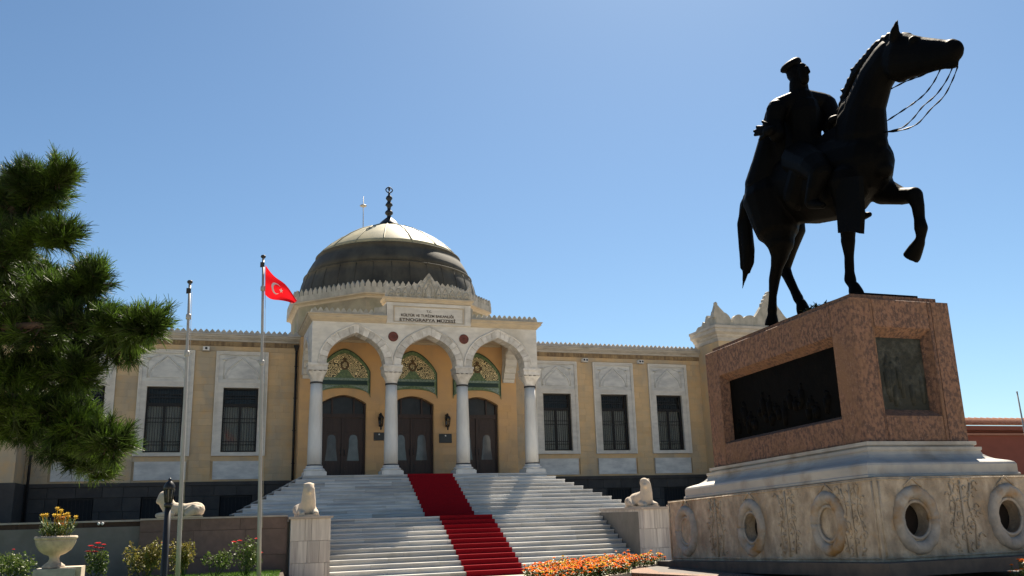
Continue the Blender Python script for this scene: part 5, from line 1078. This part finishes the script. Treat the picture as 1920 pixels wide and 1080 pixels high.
# twin spotlights on the wall
t = thing('twin_spotlight', 'pair of tiny white spotlights on the dark garden wall', 'spotlight', (-11.93, -9.25, -1.7))
for dx in (-.05, .05): MB().lathe([(0, -.045), (.03, -.03), (.04, 0), (.03, .03), (0, .045)], (-11.93 + dx, -9.25, -1.70), 10).build('lamp_head', 'whitep', t)
MB().box(-11.99, -11.87, -9.22, -9.17, -1.74, -1.725).build('bracket', 'iron', t)
# ------------------------------------------------------------------ marigold bed
BZ = -2.72
t = thing('flower_planter', 'pale-kerbed planter of orange marigolds at the foot of the stairs', 'planter', (-3.4, -25.2, GZ))
PB = [(-4.75, -26.5), (-2.80, -25.2), (-2.35, -24.2), (-1.28, -23.45), (-1.15, -22.95), (-2.4, -23.15), (-3.7, -24.0), (-4.55, -25.1)]
MB().prism(PB, lambda u, v, d: (u, v, d), GZ, BZ - .03).build('planter_wall', 'redgran', t)
n = len(PB)
for k in range(n):
    a, b = Vector((*PB[k], 0)), Vector((*PB[(k + 1) % n], 0)); d = (b - a).normalized(); nn = Vector((-d.y, d.x, 0))
    MB().prism([(a.x, a.y), (b.x - d.x * .01, b.y - d.y * .01), (b.x - d.x * .01 + nn.x * .16, b.y - d.y * .01 + nn.y * .16), (a.x + nn.x * .16, a.y + nn.y * .16)], lambda u, v, q: (u, v, q), BZ - .029, BZ + .035 + .002 * k).build('kerb_stone', 'palekerb', t)
MB().prism([(cx_ * 0 + -3.3 + (a + 3.3) * .97, -24.5 + (b + 24.5) * .97) for a, b in PB], lambda u, v, d: (u, v, d), BZ - .028, BZ - .006).build('soil', 'soil', t)
def inside(px, py, P):
    c = False; n = len(P)
    for i in range(n):
        (x1, y1), (x2, y2) = P[i], P[(i + 1) % n]
        if (y1 > py) != (y2 > py) and px < (x2 - x1) * (py - y1) / (y2 - y1) + x1: c = not c
    return c
r_ = random.Random(77); hd = MB(); yl = MB(); lf = MB(); rd_ = MB(); cnt = 0
while cnt < 1250:
    x, y = r_.uniform(-5.6, -1.1), r_.uniform(-26.6, -22.75)
    if not inside(x, y, PB): continue
    cnt += 1; h = r_.uniform(.10, .21) + (.07 if r_.random() < .04 else 0); c = Vector((x + r_.uniform(-.03, .03), y, BZ + h)); s = r_.uniform(.026, .042)
    q = r_.random(); m = rd_ if q < .15 else (yl if q > .78 else hd)
    for lay in range(3):
        for k in range(7 - lay):
            a = 2 * math.pi * (k + lay * .45) / (7 - lay); rr_ = s * (1, .72, .4)[lay]; d = Vector((math.cos(a) * rr_, math.sin(a) * rr_, s * (.05, .3, .5)[lay])); w = Vector((-math.sin(a), math.cos(a), 0)) * rr_ * .55
            m.add([c, c + d * .65 + w, c + d, c + d * .65 - w], [(0, 1, 2, 3)], r_.random())
    lf.tube([(x, y, BZ - .01), c], .004, 3, tone=r_.random())
    for k in range(10):
        p0 = Vector((x, y, BZ)).lerp(c, r_.uniform(.1, .98)); d = Vector((r_.gauss(0, 1), r_.gauss(0, 1), .5)).normalized() * r_.uniform(.04, .08); w = d.cross(Vector((0, 0, 1))).normalized() * .011
        lf.add([p0, p0 + d * .5 + w, p0 + d, p0 + d * .5 - w], [(0, 1, 2, 3)], r_.random())
MG = thing('marigold_bed', 'dense orange marigolds filling the planter at the foot of the stairs', 'flowers', (-3.4, -25.2, BZ)); MG['kind'] = 'stuff'
hd.build('marigold_heads', 'marigold', MG, kind='stuff'); rd_.build('rust_marigold_heads', 'marired', MG, kind='stuff'); yl.build('yellow_marigold_heads', 'yellow', MG, kind='stuff'); lf.build('marigold_leaves', 'leaf', MG, kind='stuff')
t = thing('marigold_clump', 'small clump of orange marigolds on the platform at the right edge of the picture', 'flowers', (-.15, -29.95, PLZ)); r_ = random.Random(12); hd = MB(); lf = MB()
for k in range(26):
    x, y = -.15 + r_.uniform(-.1, .3), -29.95 + r_.uniform(-.1, .1); c = Vector((x, y, PLZ + r_.uniform(.12, .34))); lf.tube([(x, y, PLZ), c], .004, 3)
    for lay in range(3):
        for q in range(7 - lay):
            a = 2 * math.pi * (q + lay * .45) / (7 - lay); rr_ = .032 * (1, .72, .4)[lay]; d = Vector((math.cos(a) * rr_, math.sin(a) * rr_, .032 * (.05, .3, .5)[lay])); w = Vector((-math.sin(a), math.cos(a), 0)) * rr_ * .55; hd.add([c, c + d * .65 + w, c + d, c + d * .65 - w], [(0, 1, 2, 3)], r_.random())
    for q in range(8):
        p0 = Vector((x, y, PLZ)).lerp(c, r_.uniform(.1, .85)); d = Vector((r_.gauss(0, 1), r_.gauss(0, 1), .5)).normalized() * r_.uniform(.04, .08); w = d.cross(Vector((0, 0, 1))).normalized() * .011; lf.add([p0, p0 + d * .5 + w, p0 + d, p0 + d * .5 - w], [(0, 1, 2, 3)], r_.random())
hd.build('blooms', 'marigold', t, kind='stuff'); lf.build('leaves', 'leaf', t, kind='stuff')
# ------------------------------------------------------------------ pine tree
PT = thing('pine_tree', 'dark long-needled pine leaning into the picture from the left', 'pine tree', (-12.8, -27.7, GZ))
CAMP = Vector((-9.1372, -38.2218, -1.747))
r_ = random.Random(5)
MB().tube([(-12.80, -27.70, GZ), (-12.78, -27.66, -2.2), (-12.75, -27.69, -.4), (-12.77, -27.66, 1.0), (-12.75, -27.68, 2.3), (-12.76, -27.68, 2.95)], [.21, .175, .15, .12, .07, .02], 12).build('trunk', 'bark', PT)
BO = json.loads('''[{"n": 150, "r": 0.42, "p": [[-12.76, -27.676, 0.448], [-12.256, -27.724, 0.598], [-11.627, -28.4, 1.077], [-11.188, -28.819, 1.256], [-10.876, -29.059, 1.339], [-10.6, -29.418, 1.505]]}, {"n": 90, "r": 0.3, "p": [[-12.76, -27.676, 1.061], [-11.558, -28.351, 1.211], [-11.125, -28.81, 1.545], [-10.886, -29.103, 1.515], [-10.895, -29.305, 1.465]]}, {"n": 110, "r": 0.34, "p": [[-12.76, -27.676, 0.583], [-11.627, -28.635, 0.733], [-11.098, -29.057, 0.809], [-10.749, -29.309, 0.89], [-10.498, -29.508, 0.899]]}, {"n": 150, "r": 0.36, "p": [[-12.76, -27.676, 0.14], [-12.109, -28.129, 0.29], [-11.285, -28.745, 0.299], [-10.671, -29.185, 0.331], [-10.33, -29.429, 0.392], [-10.205, -29.599, 0.457]]}, {"n": 150, "r": 0.34, "p": [[-12.76, -27.676, -0.063], [-11.536, -28.71, 0.087], [-10.732, -29.202, 0.069], [-10.193, -29.604, 0.057], [-9.863, -29.812, -0.003], [-9.631, -29.996, -0.022]]}, {"n": 110, "r": 0.3, "p": [[-12.76, -27.676, 0.009], [-11.148, -28.427, 0.159], [-10.556, -28.808, -0.0], [-10.15, -29.043, -0.057], [-9.825, -29.25, -0.11]]}, {"n": 150, "r": 0.4, "p": [[-12.76, -27.676, -0.477], [-12.075, -27.974, -0.327], [-11.375, -28.449, -0.278], [-10.845, -28.851, -0.277], [-10.493, -29.075, -0.304], [-10.289, -29.249, -0.327]]}, {"n": 150, "r": 0.36, "p": [[-12.76, -27.676, -0.73], [-11.769, -28.34, -0.58], [-11.001, -28.838, -0.531], [-10.549, -29.057, -0.702], [-10.2, -29.243, -0.866], [-9.928, -29.404, -1.025]]}, {"n": 110, "r": 0.32, "p": [[-12.76, -27.676, -0.833], [-11.254, -28.381, -0.683], [-10.738, -28.635, -0.809], [-10.372, -28.813, -1.026], [-10.062, -28.972, -1.237]]}, {"n": 120, "r": 0.38, "p": [[-12.76, -27.676, -0.877], [-12.085, -27.754, -0.727], [-11.477, -28.2, -0.665], [-11.057, -28.448, -0.688], [-10.741, -28.648, -0.759]]}, {"n": 130, "r": 0.42, "p": [[-12.76, -27.676, -0.012], [-12.36, -27.127, 0.138], [-11.634, -27.538, 0.32], [-11.089, -27.915, 0.613], [-10.814, -28.169, 0.797]]}, {"n": 110, "r": 0.4, "p": [[-12.76, -27.676, 0.147], [-12.272, -27.529, 0.297], [-11.585, -28.01, 0.793], [-11.154, -28.315, 0.966]]}, {"n": 140, "r": 0.42, "p": [[-12.76, -27.676, -0.201], [-12.415, -26.839, -0.051], [-11.664, -27.213, -0.033], [-10.957, -27.647, -0.143], [-10.556, -27.858, -0.281]]}, {"n": 120, "r": 0.42, "p": [[-12.76, -27.676, 0.626], [-12.493, -26.926, 0.776], [-11.738, -27.315, 0.844], [-11.108, -27.662, 0.913], [-10.691, -27.844, 0.65]]}, {"n": 110, "r": 0.4, "p": [[-12.76, -27.676, 1.167], [-12.426, -27.423, 1.317], [-11.693, -27.802, 1.375], [-11.135, -28.122, 1.437]]}, {"n": 82, "r": 0.42, "p": [[-12.76, -27.676, 0.339], [-13.177, -27.389, 0.489], [-13.399, -26.493, 0.968], [-13.58, -25.914, 1.147], [-13.736, -25.552, 1.23], [-13.803, -25.105, 1.396]]}, {"n": 60, "r": 0.34, "p": [[-12.76, -27.676, 0.495], [-13.68, -26.511, 0.645], [-14.115, -25.993, 0.721], [-14.407, -25.677, 0.802], [-14.614, -25.432, 0.811]]}, {"n": 82, "r": 0.36, "p": [[-12.76, -27.676, 0.151], [-12.863, -26.89, 0.301], [-12.963, -25.866, 0.31], [-13.051, -25.115, 0.342], [-13.1, -24.699, 0.403], [-13.058, -24.492, 0.468]]}, {"n": 82, "r": 0.34, "p": [[-12.76, -27.676, 0.107], [-14.354, -27.838, 0.257], [-15.267, -28.074, 0.239], [-15.93, -28.182, 0.227], [-16.309, -28.275, 0.167], [-16.603, -28.314, 0.148]]}, {"n": 82, "r": 0.4, "p": [[-12.76, -27.676, -0.538], [-13.503, -27.75, -0.388], [-14.346, -27.676, -0.339], [-15.005, -27.583, -0.338], [-15.421, -27.559, -0.365], [-15.684, -27.507, -0.388]]}, {"n": 82, "r": 0.36, "p": [[-12.76, -27.676, -0.769], [-13.795, -27.083, -0.619], [-14.596, -26.641, -0.57], [-15.063, -26.454, -0.741], [-15.424, -26.293, -0.905], [-15.707, -26.152, -1.064]]}, {"n": 60, "r": 0.32, "p": [[-12.76, -27.676, -0.941], [-13.564, -26.22, -0.791], [-13.832, -25.712, -0.917], [-14.023, -25.352, -1.134], [-14.181, -25.041, -1.345]]}, {"n": 66, "r": 0.38, "p": [[-12.76, -27.676, -0.656], [-13.295, -27.258, -0.506], [-13.582, -26.56, -0.444], [-13.811, -26.129, -0.467], [-13.976, -25.794, -0.538]]}, {"n": 71, "r": 0.42, "p": [[-12.76, -27.676, 0.161], [-12.759, -28.355, 0.311], [-13.587, -28.452, 0.493], [-14.25, -28.47, 0.786], [-14.622, -28.427, 0.97]]}, {"n": 60, "r": 0.4, "p": [[-12.76, -27.676, 0.074], [-13.089, -28.065, 0.224], [-13.927, -28.037, 0.72], [-14.455, -28.016, 0.893]]}, {"n": 77, "r": 0.42, "p": [[-12.76, -27.676, -0.1], [-13.381, -28.335, 0.05], [-13.949, -27.717, 0.068], [-14.455, -27.059, -0.042], [-14.754, -26.719, -0.18]]}, {"n": 66, "r": 0.42, "p": [[-12.76, -27.676, 0.818], [-12.678, -28.468, 0.968], [-13.527, -28.442, 1.036], [-14.245, -28.4, 1.105], [-14.7, -28.415, 0.842]]}, {"n": 60, "r": 0.4, "p": [[-12.76, -27.676, 1.052], [-12.84, -28.087, 1.202], [-13.639, -28.293, 1.26], [-14.269, -28.427, 1.322]]}, {"n": 80, "r": 0.36, "p": [[-12.76, -27.676, 1.25], [-12.76, -27.316, 1.47], [-12.76, -26.956, 1.69], [-12.76, -26.686, 1.855]]}, {"n": 80, "r": 0.36, "p": [[-12.76, -27.676, 1.53], [-13.098, -27.553, 1.75], [-13.437, -27.43, 1.97], [-13.69, -27.337, 2.135]]}, {"n": 80, "r": 0.36, "p": [[-12.76, -27.676, 1.81], [-12.991, -27.952, 2.03], [-13.223, -28.228, 2.25], [-13.396, -28.434, 2.415]]}, {"n": 80, "r": 0.36, "p": [[-12.76, -27.676, 2.09], [-12.58, -27.988, 2.31], [-12.4, -28.3, 2.53], [-12.265, -28.533, 2.695]]}]''')
def catmull(P, n):
    P = [Vector(q) for q in P]; Q = []
    for i in range(len(P) - 1):
        p0, p1, p2, p3 = P[max(i - 1, 0)], P[i], P[i + 1], P[min(i + 2, len(P) - 1)]
        for k in range(n):
            u = k / n; Q.append(.5 * ((2 * p1) + (p2 - p0) * u + (2 * p0 - 5 * p1 + 4 * p2 - p3) * u * u + (3 * p1 - p0 - 3 * p2 + p3) * u ** 3))
    return Q + [P[-1]]
def tuft(m, p, d, n, L, r_, tone):
    d = d.normalized(); u = d.orthogonal().normalized(); w = d.cross(u)
    for k in range(n):
        a = r_.uniform(0, 6.283); sp = r_.uniform(.1, .95); b = p - d * r_.uniform(-.02, .10)
        q = (d * math.cos(sp) + (u * math.cos(a) + w * math.sin(a)) * math.sin(sp)).normalized(); q.z -= .05; l = L * r_.uniform(.7, 1.15); wd = q.cross(Vector((r_.gauss(0, 1), r_.gauss(0, 1), r_.gauss(0, 1)))).normalized() * .0040
        e = b + q * l + Vector((0, 0, -.01)); m.add([b - wd, b + wd, e + wd * .35, e - wd * .35], [(0, 1, 2, 3)], min(1, max(0, tone + r_.uniform(-.25, .25))))
for bi, bo in enumerate(BO):
    Q = catmull(bo['p'], 7); n = len(Q); rad = bo['r']
    br = MB().tube(Q, [.042 * (1 - .85 * i / n) + .005 for i in range(n)], 7).build('branch', 'bark', PT)
    nd = MB(); tw = MB()
    cnt = int(bo['n'] * 2.0)
    for k in range(cnt):
        f = r_.random() ** .8 * .999; i = int(f * (n - 1)); p = Q[i].lerp(Q[i + 1], f * (n - 1) - i); dr = (Q[i + 1] - Q[i]).normalized()
        sd = Vector((r_.gauss(0, 1), r_.gauss(0, 1), r_.gauss(.15, .8))).normalized(); d = (dr * r_.uniform(.3, 1.0) + sd).normalized(); L = rad * r_.uniform(.35, 1.0) * (1 - .45 * f)
        e = p + d * L; mid = p.lerp(e, .55) + Vector((0, 0, -.03))
        tw.tube([p, mid, e], [.008, .006, .004], 4)
        d2 = (e - mid).normalized(); d2.z += .25; tone = .2 + .7 * r_.random() ** 2.2
        for j in range(3 if L > .2 else 2): tuft(nd, mid.lerp(e, 1 - j * .38), d2, 33 if j == 0 else 22, .135, r_, tone if j == 0 else tone * .55)  # inner tufts darkened: crown shade put into the tone, tips left lighter
    tuft(nd, Q[-1], Q[-1] - Q[-2], 80, .15, r_, .7)
    tw.build('twigs', 'bark', br, kind='stuff'); nd.build('needles', 'needle', br, kind='stuff')
# ------------------------------------------------------------------ red building far right
t = thing('red_building', 'low dark red plastered building with clay tile roof beyond the pedestal', 'building', (55, 12, GZ))
MB().box(40.5, 75, 11.2, 26, GZ, 3.05).build('wall', 'plaster', t)
MB().box(38.5, 43.0, 12.2, 26, GZ, 3.0).build('wing_wall', 'plaster', t)
MB().box(38.2, 75.2, 10.9, 26.3, 2.74, 2.86).build('string_course', 'plaster2', t)
MB().box(38.0, 75.6, 10.5, 26.6, 3.06, 3.34).build('eaves', 'plaster', t)
m = MB(); rows = 12; 
for k in range(rows):
    f0, f1 = k / rows, (k + 1) / rows; y0, y1 = 10.3 + f0 * 4.2, 10.3 + f1 * 4.2; z0, z1 = 3.38 + f0 * .95, 3.38 + f1 * .95
    m.add([(37.8 + f0 * 2, y0, z0 + .06), (75.8, y0, z0 + .06), (75.8, y1, z1), (37.8 + f1 * 2, y1, z1), (37.8 + f0 * 2, y0, z0 - .02), (75.8, y0, z0 - .02)], [(0, 1, 2, 3), (4, 5, 1, 0)])
m.add([(37.8, 10.3, 3.36), (39.8, 14.5, 4.33), (39.8, 22, 4.33), (37.8, 26.8, 3.36)], [(0, 1, 2, 3)]); rf = m.build('roof', 'rooftile', t)
m = MB()
for k in range(60): 
    x = 38.3 + k * .6; m.tube([(x, 10.28, 3.45), (x + .0, 14.5, 4.36)], .05, 4)
m.build('tile_ridges', 'rooftile', rf, kind='stuff')
t = thing('thin_mast', 'thin bare mast at the right edge above the red building', 'mast', (35.9, 1.4, GZ)); MB().tube([(36.1, 1.4, GZ), (35.9, 1.4, 4.35)], [.07, .045], 6).build('mast_pole', 'steel', t); MB().lathe([(0, -.06), (.07, 0), (0, .06)], (35.9, 1.4, 4.38), 8).build('tip', 'steel', t)
for o in COL.objects:
    if o.type == 'MESH' and not o.data.materials: print('nomat', o.name)
print('objects', len(COL.objects), 'tris', sum(len(o.data.loops) - 2 * len(o.data.polygons) for o in COL.objects if o.type == 'MESH'))
